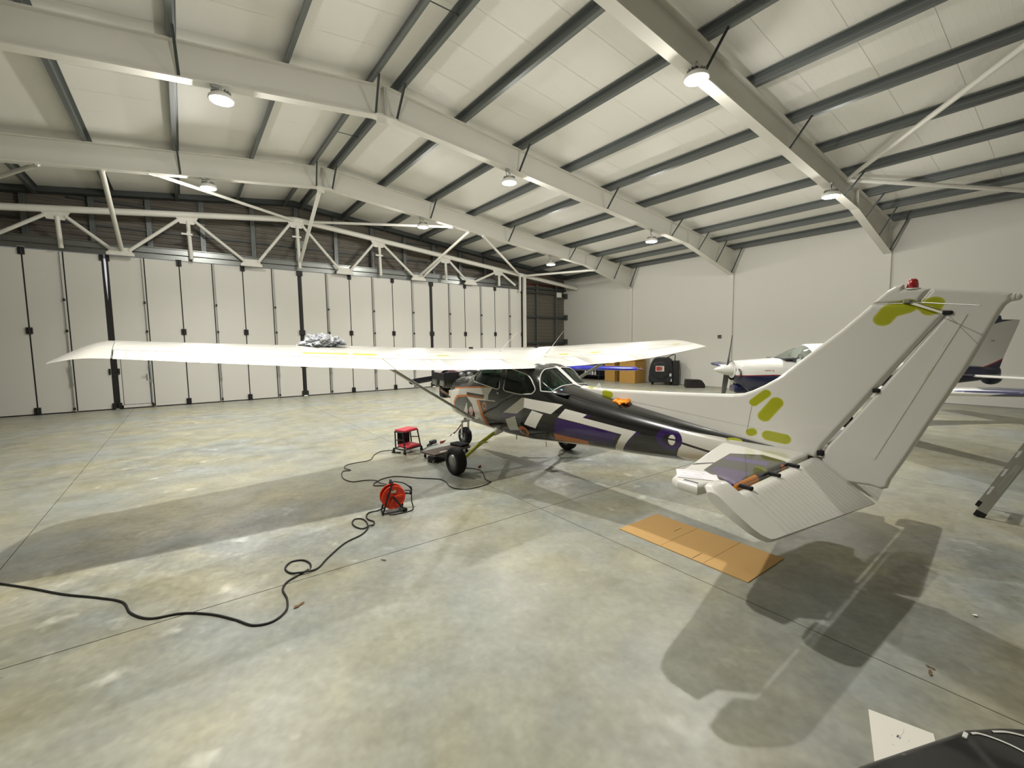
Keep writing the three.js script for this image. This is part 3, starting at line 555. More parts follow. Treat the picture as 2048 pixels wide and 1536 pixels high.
for (const sgn of [-1, 1]) {
  const root = wingPanel(sgn, span(0.0, 0.62, 4), 0, 1, 26), main = wingPanel(sgn, [...span(0.62, 2.55, 8), ...span(2.551, 5.1, 14)], 0, XH, 26);
  const wing = part(plane, 'wing', merge([root, main]), wingMat);
  const ridges = (list, amp) => (s) => { for (const c of list) { const d = Math.abs(s - c); if (d < 0.014) return amp * (1 - d / 0.014); } return 0; };
  const withRidges = (a, b, list) => { const l = [a, b]; for (const c of list) l.push(c - 0.0141, c - 0.005, c, c + 0.005, c + 0.0141); return [...new Set(l)].filter((v) => v >= a && v <= b).sort((p, q) => p - q); };
  const al = []; for (let s = 2.66; s < 5.1; s += 0.107) al.push(s);
  part(wing, 'aileron', wingPanel(sgn, withRidges(2.575, 5.09, al), XH + 0.008, 1, 8, { beads: ridges(al, -0.0045), pt: (s, x, u) => wingPt(sgn, s, x, u) }), wingMat);
  const fl = [0.72, 0.78, 0.84, 0.9, 1.75, 1.92, 2.06, 2.2];
  part(wing, 'flap', wingPanel(sgn, withRidges(0.63, 2.56, fl), XH + 0.008, 1, 8, { beads: ridges(fl, 0.006) }), wingMat);
  part(plane, 'wing_tip', wingPanel(sgn, [5.105, 5.16, 5.22, 5.28, 5.34, 5.4, 5.45, 5.49, 5.515], 0, 1, 24, { pt: (s, x, u) => {
    const t = (s - 5.105) / 0.41, k = 1 - 0.80 * t ** 1.9, q = wingPt(sgn, s, x, u, 1 - 0.75 * t * t, -0.055 * t ** 2.2, -0.06 * t, k); return q; } }), wingMat);
  // strut, fuel cap, landing points
  const a = V(sgn * 0.53, 0.70, -0.5), b = V(sgn * 2.46, 1.79, 0.12), dir = b.clone().sub(a), st = new THREE.CylinderGeometry(0.034, 0.034, dir.length(), 16).scale(0.62, 1, 1.5);
  st.applyMatrix4(new THREE.Matrix4().makeBasis(V(0, 0, 1).cross(dir.clone().normalize()).normalize().multiplyScalar(-1), dir.clone().normalize(), V(0, 0, 1))).translate((a.x + b.x) / 2, (a.y + b.y) / 2, (a.z + b.z) / 2);
  const strut = part(plane, 'wing_strut', st, std({ color: '#b4b5ae', roughness: 0.3, metalness: 0.6 }));
  part(strut, 'strut_fairing', [rbox(0.1, 0.05, 0.16, 0.02, sgn * 0.55, 0.71, -0.5), rbox(0.12, 0.05, 0.2, 0.02, sgn * 2.44, 1.785, 0.11)], whitePaint);
  part(wing, 'fuel_cap', new THREE.CylinderGeometry(0.035, 0.04, 0.03, 20).translate(...(() => { const q = wingPt(sgn, 0.72, 0.27, true); return [q[0], q[1] + 0.008, q[2]]; })()), rubberMat);
}
// whip aerials on the cabin roof
for (const [x, y0, z0, x1, y1, z1] of [[-0.35, 1.905, -0.05, -0.35, 2.225, 0.40], [0.35, 1.9, 0.347, 0.35, 2.25, 0.71]]) part(plane, 'whip_aerial', [rod(V(x, y0 - 0.03, z0 - 0.03), V(x, y0 + 0.05, z0 + 0.06), 0.011, 8, 0.006), rod(V(x, y0 + 0.05, z0 + 0.06), V(x1, y1, z1), 0.005, 6, 0.0025)], whitePaint);
// fin, rudder, tailplane
const finTex = canvasTex(1536, 768, (c, W, H) => {                 // side view: aft 1.3..5.7, up 0.9..2.75
  c.fillStyle = '#e4e2da'; c.fillRect(0, 0, W, H);
  const X = (a) => (a - 1.3) / 4.4 * W, Y = (y) => H * (1 - (y - 0.9) / 1.85);
  const dab = (pts, w) => { for (let k = 0; k < 12; k++) { c.globalAlpha = 0.24; c.strokeStyle = CHART; c.lineCap = c.lineJoin = 'round'; c.lineWidth = w * (1.12 - k * 0.035) * W / 4.4; c.beginPath(); pts.forEach((p, i) => (i ? c.lineTo(X(p[0]), Y(p[1])) : c.moveTo(X(p[0]), Y(p[1])))); c.stroke(); } c.globalAlpha = 1; };
  dab([[3.86, 1.555], [3.97, 1.66]], 0.085); dab([[3.97, 1.43], [4.07, 1.58]], 0.12); dab([[3.85, 1.24], [3.87, 1.25]], 0.085); dab([[4.02, 1.24], [4.17, 1.235]], 0.11);
  dab([[4.82, 2.385], [4.86, 2.45], [4.96, 2.485]], 0.125); dab([[5.07, 2.49], [5.12, 2.505], [5.1, 2.46]], 0.11); dab([[1.94, 1.42], [2.02, 1.41]], 0.1); dab([[1.63, 1.475], [1.7, 1.47]], 0.03);
  c.strokeStyle = '#8f8d84'; c.lineWidth = 2.2; c.beginPath(); c.moveTo(X(3.815), Y(1.24)); c.lineTo(X(3.845), Y(1.52)); c.stroke();
  c.strokeStyle = '#b5b3aa'; c.beginPath(); c.moveTo(X(5.2), Y(2.42)); c.lineTo(X(5.38), Y(2.2)); c.stroke();
});
const finMat = gloss({ map: finTex, roughness: 0.3 });
function sideUV(g) { const p = g.attributes.position, u = g.attributes.uv; for (let i = 0; i < p.count; i++) u.setXY(i, (p.getZ(i) - 1.3) / 4.4, (p.getY(i) - 0.9) / 1.85); return g; }
function plate(pts, half, bev, mat, name, parent = plane) {         // a thick, round-edged plate in the plane of symmetry
  const g = new THREE.ExtrudeGeometry(shapeOf(pts.map((p) => [-p[0], p[1]])), { depth: Math.max(0.002, 2 * (half - bev)), bevelEnabled: true, bevelSize: bev * 0.9, bevelThickness: bev, bevelOffset: -bev * 0.9, bevelSegments: 5 });
  g.translate(0, 0, -(half - bev)).rotateY(Math.PI / 2);
  return part(parent, name, sideUV(g), mat);
}
const fin = plate([[1.37, 1.42], [1.5, 1.475], [1.87, 1.475], [2.26, 1.50], [2.85, 1.54], [3.25, 1.575], [3.64, 1.612], [3.74, 1.632], [3.83, 1.675], [3.93, 1.735], [4.04, 1.815], [4.16, 1.93], [4.35, 2.12], [4.53, 2.295], [4.725, 2.51], [4.955, 2.512], [5.19, 2.415], [4.82, 1.79], [4.71, 1.60], [4.5, 1.245], [4.44, 1.10], [3.3, 1.15], [2.5, 1.24], [1.8, 1.33], [1.4, 1.38]], 0.055, 0.045, finMat, 'fin');
const cap = plate([[4.73, 2.516], [4.82, 2.618], [4.87, 2.652], [4.918, 2.662], [4.925, 2.625], [5.08, 2.62], [5.025, 2.518], [4.96, 2.518]], 0.05, 0.035, finMat, 'fin_cap');
const rudder = plate([[5.198, 2.425], [4.975, 2.525], [5.042, 2.525], [5.1, 2.618], [5.42, 2.58], [5.515, 2.562], [5.515, 2.505], [5.49, 2.475], [5.47, 2.42], [5.35, 2.03], [5.2, 1.62], [5.07, 1.26], [4.985, 1.04], [4.97, 0.965], [4.93, 0.945], [4.86, 0.955], [4.62, 0.93], [4.53, 1.0], [4.475, 1.11], [4.515, 1.235], [4.725, 1.59], [4.835, 1.78]], 0.04, 0.032, finMat, 'rudder');
part(rudder, 'rudder_bead', [bar(V(-0.042, 2.42, 5.3), V(-0.041, 1.2, 4.86), 0.004, 0.02)], finMat);
part(rudder, 'hinge', [rbox(0.05, 0.035, 0.05, 0.01, -0.03, 1.785, 4.825), rbox(0.05, 0.03, 0.06, 0.01, -0.03, 2.43, 5.2), rbox(0.06, 0.05, 0.05, 0.01, -0.03, 1.16, 4.47)], rubberMat);
part(rudder, 'tail_light', [rod(V(0, 2.535, 5.42), V(0, 2.533, 5.53), 0.026, 16, 0.03), new THREE.SphereGeometry(0.026, 16, 10).translate(0, 2.533, 5.54)], whitePlastic);
const beacon = part(cap, 'beacon', lathe([[0, 0.085], [0.018, 0.083], [0.03, 0.07], [0.036, 0.04], [0.038, 0.0], [0, 0]], 20).translate(0, 2.622, 4.972), phys({ color: '#b1121f', roughness: 0.15, clearcoat: 1 }));
part(beacon, 'beacon_base', lathe([[0, 0.012], [0.05, 0.01], [0.052, -0.004], [0, -0.004]], 20).translate(0, 2.62, 4.975), whitePlastic);
part(cap, 'antenna', [rod(V(-0.02, 2.522, 4.955), V(-0.5, 2.455, 5.41), 0.005, 8, 0.003), rod(V(0.02, 2.522, 4.955), V(0.5, 2.5, 5.38), 0.005, 8, 0.003), rbox(0.12, 0.025, 0.05, 0.01, 0, 2.522, 4.955)], zincMat);
part(fin, 'marker_aerial', plateGeo([[1.72, 1.465], [1.775, 1.535], [1.79, 1.535], [1.82, 1.47]], 0.008), whitePaint);
function plateGeo(pts, half) { return new THREE.ExtrudeGeometry(shapeOf(pts.map((p) => [-p[0], p[1]])), { depth: 2 * half, bevelEnabled: false }).translate(0, 0, -half).rotateY(Math.PI / 2); }
// tailplane livery in plan view: span -1.9..1.9, aft 3.55..4.5
const tailTex = canvasTex(1520, 512, (c, W, H) => {
  c.fillStyle = '#e4e2da'; c.fillRect(0, 0, W, H);
  for (const m of [-1, 1]) {
    const X = (s) => (m * -s + 1.9) / 3.8 * W, Y = (a) => H * (1 - (a - 3.55) / 0.95);
    const poly = (pts, col) => { c.fillStyle = col; c.beginPath(); pts.forEach((p, i) => (i ? c.lineTo(X(-p[0]), Y(p[1])) : c.moveTo(X(-p[0]), Y(p[1])))); c.closePath(); c.fill(); };
    poly([[0.67, 3.94], [0.47, 4.14], [0.55, 4.45], [0.74, 4.46], [1.6, 4.47], [1.56, 4.36], [1.36, 4.05], [1.09, 4.0]], '#171516');
    poly([[1.25, 3.9], [1.08, 3.99], [1.09, 4.015], [1.3, 3.92]], '#171516'); poly([[1.72, 4.08], [1.715, 4.19], [1.69, 4.19], [1.695, 4.08]], '#26123a');
    poly([[0.91, 3.99], [0.78, 3.97], [0.68, 4.28], [0.8, 4.31]], '#43237a'); poly([[1.28, 4.07], [1.17, 4.06], [1.12, 4.31], [1.28, 4.33], [1.3, 4.4], [1.56, 4.37]], '#35165f');
    poly([[1.13, 4.35], [1.12, 4.46], [1.58, 4.46], [1.56, 4.36]], '#d6801f');
    for (let k = 0; k < 8; k++) { c.globalAlpha = 0.2; c.strokeStyle = '#6f7200'; c.lineCap = 'round'; c.lineWidth = 26 - k * 2; c.beginPath(); c.moveTo(X(-0.9), Y(4.28)); c.lineTo(X(-0.95), Y(4.37)); c.stroke(); } c.globalAlpha = 1;
    c.strokeStyle = '#c96a35'; c.lineWidth = 11; c.beginPath(); c.ellipse(X(-0.64), Y(4.4), 13, 14, 0, 0, 7); c.stroke();
  }
});
{
  const half = [[0, 3.62], [0.22, 3.655], [1.2, 3.865], [1.6, 3.935], [1.7, 3.975], [1.75, 4.05], [1.755, 4.215], [1.615, 4.245], [1.5, 4.385], [0, 4.385]];
  const o = [...half, ...half.slice(1, -1).reverse().map((p) => [-p[0], p[1]])].map((p) => [p[0], p[1]]);
  const g = new THREE.ExtrudeGeometry(shapeOf(o.map((p) => [p[0], -p[1]])), { depth: 0.012, bevelEnabled: true, bevelSize: 0.045, bevelThickness: 0.04, bevelOffset: -0.045, bevelSegments: 5 }).rotateX(-Math.PI / 2).translate(0, 1.088, 0);
  const p = g.attributes.position, u = g.attributes.uv; for (let i = 0; i < p.count; i++) u.setXY(i, (p.getX(i) + 1.9) / 3.8, (p.getZ(i) - 3.55) / 0.95);
  const stab = part(plane, 'tailplane', g, gloss({ map: tailTex, roughness: 0.3 }));
  part(stab, 'hinge_bracket', [-1.45, -0.95, -0.55, 0.55, 0.95, 1.45].map((x) => rbox(0.03, 0.03, 0.1, 0.01, x, 1.125, 4.425)), rubberMat);
  // elevators hang about thirty degrees below the tailplane
  const dr = 30.5 * Math.PI / 180, yh = 1.095, ah = 4.425;
  for (const sgn of [-1, 1]) {
    const beads = []; for (let s = 0.12; s < 1.55; s += 0.068) beads.push(s);
    const ss = [0.045]; for (const b of beads) ss.push(b - 0.012, b, b + 0.012); ss.push(1.56, 1.6, 1.605, 1.66, 1.72, 1.77, 1.81, 1.835, 1.85);
    const lo = (s) => (s <= 1.6 ? -0.018 : lerp([1.605, 1.72, 1.81, 1.85], [-0.152, -0.168, -0.15, -0.1], s));
    const hi = (s) => (s < 1.72 ? 0.56 - 0.118 * s : lerp([1.72, 1.77, 1.81, 1.835, 1.85], [0.357, 0.342, 0.30, 0.24, 0.1], s));
    const nd = 14, P = [], I = [];
    ss.forEach((s) => {
      const bead = beads.some((b) => Math.abs(b - s) < 1e-6) ? 0.0045 : 0;
      for (const face of [1, -1]) for (let j = 0; j <= nd; j++) {
        const t = j / nd, d = lo(s) + (hi(s) - lo(s)) * t, thick = 0.004 + 0.034 * Math.sqrt(clamp((d - lo(s)) / 0.06, 0, 1)) * (1 - clamp(d, 0, 1) / 0.6) + (t > 0.08 && t < 0.97 ? bead : 0);
        P.push(sgn * s, yh - d * Math.sin(dr) + face * thick * Math.cos(dr), ah + d * Math.cos(dr) + face * thick * Math.sin(dr));
      }
    });
    const row = 2 * (nd + 1);
    for (let i = 0; i < ss.length - 1; i++) for (let j = 0; j < row; j++) {
      const up = j <= nd, seq = up ? j : row - 1 - (j - nd - 1), nx = j === row - 1 ? 0 : (j + 1 <= nd ? j + 1 : row - 1 - (j + 1 - nd - 1));
      const a = i * row + seq, a2 = i * row + nx, b = a + row, b2 = a2 + row; if (sgn > 0) I.push(a, a2, b, a2, b2, b); else I.push(a, b, a2, a2, b, b2);
    }
    for (const i of [0, ss.length - 1]) for (let j = 0; j < nd; j++) { const a = i * row + j, b = i * row + nd + 1 + j; if ((i === 0) === (sgn > 0)) I.push(a, b, a + 1, b, b + 1, a + 1); else I.push(a, a + 1, b, b, a + 1, b + 1); }
    const g2 = new THREE.BufferGeometry(); g2.setAttribute('position', new THREE.Float32BufferAttribute(P, 3)); g2.setIndex(I);
    part(plane, 'elevator', creased(g2, 35), gloss({ color: '#dedcd3', roughness: 0.35 }));
  }
}
// landing gear
function wheel(parent, x, y, z, R, W, sgn) {
  const tyre = [[R * 0.52, -W * 0.42], [R * 0.7, -W * 0.5], [R * 0.9, -W * 0.48], [R * 0.985, -W * 0.34], [R, -W * 0.2], [R * 0.992, -W * 0.1], [R, -W * 0.08], [R, W * 0.08], [R * 0.992, W * 0.1], [R, W * 0.2], [R * 0.985, W * 0.34], [R * 0.9, W * 0.48], [R * 0.7, W * 0.5], [R * 0.52, W * 0.42], [R * 0.52, -W * 0.42]];
  const w = part(parent, 'wheel', lathe(tyre, 48).rotateZ(Math.PI / 2).translate(x, y, z), std({ color: '#131316', roughness: 0.8 }));
  const hub = [[0, W * 0.3], [R * 0.12, W * 0.34], [R * 0.16, W * 0.2], [R * 0.3, W * 0.16], [R * 0.4, W * 0.3], [R * 0.53, W * 0.42], [R * 0.53, -W * 0.42], [0, -W * 0.42]].map((p) => [p[0], p[1]]);
  part(w, 'hub', [lathe(hub, 32).rotateZ(sgn * Math.PI / 2).translate(x, y, z)], zincMat);
  part(w, 'bolt', [0, 1, 2, 3, 4, 5].map((k) => new THREE.CylinderGeometry(0.009, 0.009, 0.02, 6).rotateZ(Math.PI / 2).translate(x - sgn * W * -0.0 + sgn * W * 0.24 * -1 * -1, y + Math.cos(k * 1.047) * R * 0.34, z + Math.sin(k * 1.047) * R * 0.34)), chromeMat);
  return w;
}
const legMat = gloss({ color: CHART, roughness: 0.4 });
for (const sgn of [-1, 1]) {
  const x = sgn * 1.24;
  const leg = part(plane, 'gear_leg', tube([V(sgn * 0.28, 0.6, -0.02), V(sgn * 0.5, 0.55, 0), V(sgn * 0.8, 0.405, 0.01), V(sgn * 1.08, 0.24, 0.015), V(sgn * 1.15, 0.215, 0.015)], 0.03, 40, 12), legMat);
  part(leg, 'gear_fairing', [lathe([[0.03, -0.1], [0.055, -0.04], [0.075, 0.03], [0.085, 0.06], [0, 0.06]], 18).rotateZ(sgn * 1.0).translate(sgn * 0.42, 0.585, 0)], whitePaint);
  part(leg, 'step', [rbox(0.14, 0.012, 0.09, 0.004, sgn * 0.78, 0.455, 0.09), rod(V(sgn * 0.78, 0.42, 0.01), V(sgn * 0.78, 0.45, 0.09), 0.012)], legMat);
  part(leg, 'axle', [rod(V(sgn * 1.13, 0.215, 0.015), V(sgn * 1.26, 0.212, 0.015), 0.025), rbox(0.03, 0.14, 0.07, 0.01, sgn * 1.14, 0.215, 0.05)], zincMat);
  wheel(plane, x, 0.213, 0.015, 0.213, 0.165, sgn);
}
{
  // plane frame is pitched, so the nose wheel sits lower in it
  const yN = 0.18 - 1.65 * Math.tan(2.38 * Math.PI / 180);
  const y0 = yN;
  const strut = part(plane, 'nose_strut', [rod(V(0.0, y0 + 0.42, -1.66), V(0.0, 1.0, -1.6), 0.035), rod(V(0.0, y0 + 0.3, -1.67), V(0.0, y0 + 0.5, -1.66), 0.026)], chromeMat);
  part(strut, 'nose_fork', [rbox(0.03, 0.36, 0.05, 0.01, -0.075, y0 + 0.14, -1.66), rbox(0.03, 0.36, 0.05, 0.01, 0.075, y0 + 0.14, -1.66), rbox(0.2, 0.05, 0.08, 0.015, 0, y0 + 0.31, -1.665)], whitePaint);
  part(strut, 'torque_link', [bar(V(0, y0 + 0.36, -1.62), V(0, y0 + 0.45, -1.5), 0.05, 0.02), bar(V(0, y0 + 0.45, -1.5), V(0, y0 + 0.56, -1.61), 0.05, 0.02)], zincMat);
  wheel(plane, 0, y0, -1.66, 0.18, 0.13, -1);
}
// uncowled engine, its mount and the propeller
{
  const dark = std({ color: '#1c1b1d', roughness: 0.55 }), grey = std({ color: '#75736c', roughness: 0.45, metalness: 0.5 }), cream = std({ color: '#cfc59c', roughness: 0.6 });
  const e = new THREE.Group(); e.name = numbered('engine'); plane.add(e);
  part(e, 'crankcase', [rbox(0.26, 0.34, 0.62, 0.05, 0, 1.2, -1.98), lathe([[0.0, 0.0], [0.1, 0.0], [0.14, -0.1], [0.16, -0.2], [0, -0.2]], 24).rotateX(-Math.PI / 2).translate(0, 1.24, -2.38)], dark);
  for (const s of [-1, 1]) for (const z of [-2.14, -1.84]) {
    const fins = []; for (let k = 0; k < 9; k++) fins.push(rbox(0.014, 0.2, 0.2, 0.005, s * (0.17 + k * 0.024), 1.2, z)); fins.push(rod(V(s * 0.13, 1.2, z), V(s * 0.4, 1.2, z), 0.075, 18));
    part(e, 'cylinder', fins, grey); part(e, 'rocker_cover', rbox(0.05, 0.16, 0.15, 0.02, s * 0.42, 1.22, z), zincMat);
  }
  part(e, 'oil_sump', rbox(0.32, 0.2, 0.42, 0.06, 0, 0.97, -1.95), dark);
  part(e, 'air_box', rbox(0.34, 0.3, 0.22, 0.07, -0.06, 0.98, -2.24), dark);
  part(e, 'starter_ring', [new THREE.TorusGeometry(0.17, 0.018, 10, 40).translate(0, 1.24, -2.36), new THREE.CylinderGeometry(0.165, 0.165, 0.015, 32).rotateX(Math.PI / 2).translate(0, 1.24, -2.36)], std({ color: '#2a2a2d', roughness: 0.4, metalness: 0.5 }));
  part(e, 'exhaust_pipe', [tube([V(-0.3, 1.1, -2.1), V(-0.34, 1.02, -2.0), V(-0.3, 0.95, -1.8), V(-0.2, 0.82, -1.72), V(-0.18, 0.6, -1.66)], 0.03, 40, 10), tube([V(0.3, 1.1, -2.1), V(0.34, 1.02, -2.0), V(0.3, 0.95, -1.8), V(0.2, 0.82, -1.72)], 0.03, 40, 10)], std({ color: '#6a5a4a', roughness: 0.6, metalness: 0.5 }));
  part(e, 'oil_cooler', rbox(0.12, 0.12, 0.1, 0.015, -0.34, 1.02, -1.58), cream);
  part(e, 'ignition_lead', [tube([V(-0.1, 1.4, -1.7), V(-0.24, 1.44, -1.85), V(-0.36, 1.32, -1.84)], 0.009, 20, 6), tube([V(-0.1, 1.4, -1.7), V(-0.2, 1.46, -2.0), V(-0.36, 1.32, -2.14)], 0.009, 20, 6)], std({ color: '#8a3d55', roughness: 0.6 }));
  part(e, 'magneto', [rod(V(-0.09, 1.36, -1.78), V(-0.09, 1.36, -1.58), 0.05, 16), rod(V(0.09, 1.36, -1.78), V(0.09, 1.36, -1.58), 0.05, 16)], zincMat);
  part(e, 'baffle', [rbox(0.9, 0.16, 0.02, 0.006, 0, 1.34, -1.7), rbox(0.02, 0.14, 0.5, 0.006, -0.45, 1.33, -1.95), rbox(0.02, 0.14, 0.5, 0.006, 0.45, 1.33, -1.95)], dark);
  part(e, 'engine_mount', [[-0.3, 1.25], [0.3, 1.25], [-0.28, 0.75], [0.28, 0.75]].map(([x, y]) => rod(V(x, y, -1.46), V(x * 0.45, 1.0 + (y - 1) * 0.5, -1.72), 0.014, 10)), cream);
  part(e, 'battery_box', rbox(0.2, 0.2, 0.1, 0.015, 0.2, 1.2, -1.52), zincMat);
  const p = new THREE.Group(); p.name = numbered('propeller'); plane.add(p); p.position.set(0, 1.25, -2.46);
  part(p, 'hub', lathe([[0, 0.09], [0.05, 0.085], [0.075, 0.05], [0.08, -0.06], [0, -0.06]], 24).rotateX(-Math.PI / 2), dark);
  for (const s of [-1, 1]) part(p, 'blade', gridGeo(24, 15, (u, v) => {
    const r = 0.04 + 0.8 * u, ch = 0.155 * Math.min(1, 0.42 + u * 2.2) * Math.sqrt(Math.max(0.001, 1 - Math.max(0, (u - 0.82) / 0.18) ** 2)) * (1 - 0.2 * u), tw = 1.15 - 0.85 * u, ph = v * Math.PI * 2, cx = Math.cos(ph) * ch / 2, cz = Math.sin(ph) * (0.022 - 0.015 * u);
    const yy = cx * Math.cos(tw * 0.55) - cz * Math.sin(tw * 0.55), zz = cx * Math.sin(tw * 0.55) + cz * Math.cos(tw * 0.55);
    return [s * r, s * yy - 0.075 * u * (s < 0 ? 1 : -1), zz * s]; }), std({ color: '#2b2c33', roughness: 0.4 }));
}
// small fittings
part(plane, 'door_latch', rbox(0.02, 0.03, 0.05, 0.006, -0.548, 1.245, 0.165), zincMat);
part(plane, 'fuel_drain', [rod(V(-0.3, 0.56, 0.35), V(-0.3, 0.49, 0.36), 0.008, 8), rod(V(-0.25, 0.58, 1.0), V(-0.25, 0.5, 1.01), 0.006, 8)], zincMat);
part(plane, 'tow_pin', [rod(V(-0.16, 0.17, -1.66), V(0.16, 0.17, -1.66), 0.012, 8)], zincMat);
// ================================================================ things on and around the aircraft
const toWorld = (x, y, z) => { plane.updateMatrixWorld(true); return V(x, y, z).applyMatrix4(plane.matrixWorld); };
// a crumpled sheet shape: sphere pushed about by noise
function crumple(w, h, d, seed, amp = 0.3, res = 5) {
  const g = new THREE.IcosahedronGeometry(1, res * 3), p = g.attributes.position;
  for (let i = 0; i < p.count; i++) {
    const v = V(p.getX(i), p.getY(i), p.getZ(i)), n = Math.abs(noise.noise(v.x * 2.1 + seed, v.y * 2.1, v.z * 2.1)) + 0.5 * Math.abs(noise.noise(v.x * 5 + seed, v.y * 5, v.z * 5 + 3)) + 0.25 * Math.abs(noise.noise(v.x * 11 + seed, v.y * 11, v.z * 11));
    v.multiplyScalar(1 - amp + amp * 2.2 * n); p.setXYZ(i, v.x * w / 2, Math.max(v.y, -0.55) * h / 2, v.z * d / 2);
  }
  g.computeVertexNormals(); return smoothByAngle(g, 30);
}
{ // crumpled sheet on the port wing
  const q = wingPt(-1, 3.1, 0.3, true), w = toWorld(...q);
  const t = thing('crumpled_sheet', 'crumpled pale grey plastic sheet lying on top of the left wing', 'plastic sheet', [w.x, w.y + 0.05, w.z]);
  part(t, 'sheet', [crumple(0.42, 0.2, 0.32, 1.3, 0.36), crumple(0.22, 0.14, 0.25, 5.1, 0.4).translate(0.16, 0.0, -0.02)], std({ color: '#b9bcc0', roughness: 0.5 }));
  part(t, 'dark_fold', crumple(0.2, 0.05, 0.2, 8.4, 0.3).translate(0.2, -0.03, 0.04), std({ color: '#6d7076', roughness: 0.7 }));
}
{ // glove on the spine
  const w = toWorld(-0.1, hullY(2.25, 0.1) + 0.012, 2.25);
  const t = thing('work_glove', 'bright orange work glove lying on the fuselage spine ahead of the fin', 'glove', [w.x, w.y, w.z]); t.rotation.set(0.0, 0.1, 0.32);
  const m = std({ color: '#f0960c', roughness: 0.75 });
  part(t, 'palm', rbox(0.11, 0.03, 0.11, 0.014, 0, 0.004, 0, 4), m);
  for (let k = 0; k < 4; k++) part(t, 'finger', tube([V(-0.04 + k * 0.027, 0.006, 0.04), V(-0.045 + k * 0.03, 0.018, 0.085), V(-0.052 + k * 0.034, 0.004, 0.125 - Math.abs(k - 1.5) * 0.01)], 0.0125, 14, 8), m);
  part(t, 'thumb', tube([V(-0.045, 0.004, -0.01), V(-0.08, 0.012, 0.015), V(-0.1, 0.002, 0.05)], 0.013, 12, 8), m);
  part(t, 'cuff', [rbox(0.105, 0.036, 0.07, 0.016, 0.004, 0.006, -0.08, 4)], std({ color: '#e8860a', roughness: 0.8 }));
}
{ // blue cloth inside the rear window
  const w = toWorld(-0.14, 1.385, 1.2);
  const t = thing('folded_cloth', 'light blue folded cloth on the parcel shelf inside the rear window', 'cloth', [w.x, w.y, w.z], 0.3);
  part(t, 'cloth', gridGeo(30, 20, (u, v) => [(u - 0.5) * 0.42, 0.02 + 0.018 * noise.noise(u * 5, v * 4, 1.2) + 0.012 * Math.sin(u * 14), (v - 0.5) * 0.24]), std({ color: '#86b7d6', roughness: 0.8, side: THREE.DoubleSide }));
}
const scribble = (c, x, y, w, h, n, seed, col) => { const r = rng(seed); c.strokeStyle = col; for (let k = 0; k < n; k++) { c.lineWidth = 1.5 + r() * 2; c.beginPath(); const yy = y + h * (k + 0.5) / n; let q = x; c.moveTo(q, yy); while (q < x + w * (0.6 + 0.4 * r())) { q += 5 + r() * 9; c.lineTo(q, yy + (r() - 0.5) * 4); } c.stroke(); } };
{ // printed sheet on the tailplane
  const tex = canvasTex(420, 300, (c, W, H) => {
    c.fillStyle = '#e9e6ea'; c.fillRect(0, 0, W, H); scribble(c, 30, 15, 360, 60, 3, 5, '#9a98a6'); scribble(c, 30, 210, 330, 70, 4, 9, '#8f8e98');
    c.strokeStyle = '#77767c'; c.lineWidth = 3; c.beginPath(); c.moveTo(250, 90); c.lineTo(310, 70); c.lineTo(335, 95); c.moveTo(290, 80); c.lineTo(270, 130); c.stroke(); scribble(c, 190, 140, 90, 30, 2, 4, '#8c8b92'); c.beginPath(); c.moveTo(120, 110); c.lineTo(60, 140); c.lineTo(100, 170); c.stroke();
  });
  const c = toWorld(-1.53, 1.141, 4.085);
  const t = thing('printed_sheet', 'white printed paper sheet lying on the tip of the tailplane', 'paper', [c.x, c.y, c.z], -0.95);
  t.rotation.set(0.0, 0, 0); t.quaternion.copy(plane.quaternion).multiply(new THREE.Quaternion().setFromAxisAngle(V(0, 1, 0), -0.98));
  part(t, 'sheet', gridGeo(14, 10, (u, v) => [(u - 0.5) * 0.297, 0.002 + 0.004 * Math.sin(u * 5) * v, (0.5 - v) * 0.21, u, v]), std({ map: tex, roughness: 0.8, side: THREE.DoubleSide }));
}
{ // streamer on the nose wheel pin
  const a = toWorld(-0.1, 0.18, -1.66);
  const t = thing('warning_streamer', 'long red warning streamer hanging from the nose wheel', 'streamer', [a.x, a.y, a.z]);
  const pts = [V(0, 0.12, 0), V(-0.17, 0.03, 0.03), V(-0.3, -0.02, 0.05), V(-0.4, -0.1, 0.06), V(-0.52, -0.108, 0.09)], cv = new THREE.CatmullRomCurve3(pts);
  part(t, 'strap', tube([V(0.02, 0.18, 0), V(-0.1, 0.07, 0.015), V(-0.17, 0.03, 0.03)], 0.012, 16, 6), std({ color: '#8d5a4a', roughness: 0.8 }));
  part(t, 'ribbon', gridGeo(40, 4, (u, v) => { const p = cv.getPoint(0.35 + 0.65 * u), tw = 0.5 + Math.sin(u * 5) * 0.5; return [p.x, Math.max(p.y + (v - 0.5) * 0.05 * Math.cos(tw), -a.y + 0.004), p.z + (v - 0.5) * 0.05 * Math.sin(tw)]; }), std({ color: '#cf5a50', roughness: 0.7, side: THREE.DoubleSide }));
  part(t, 'toggle', new THREE.SphereGeometry(0.02, 12, 8).translate(-0.17, 0.03, 0.03), std({ color: '#6a4a3a', roughness: 0.7 }));
}
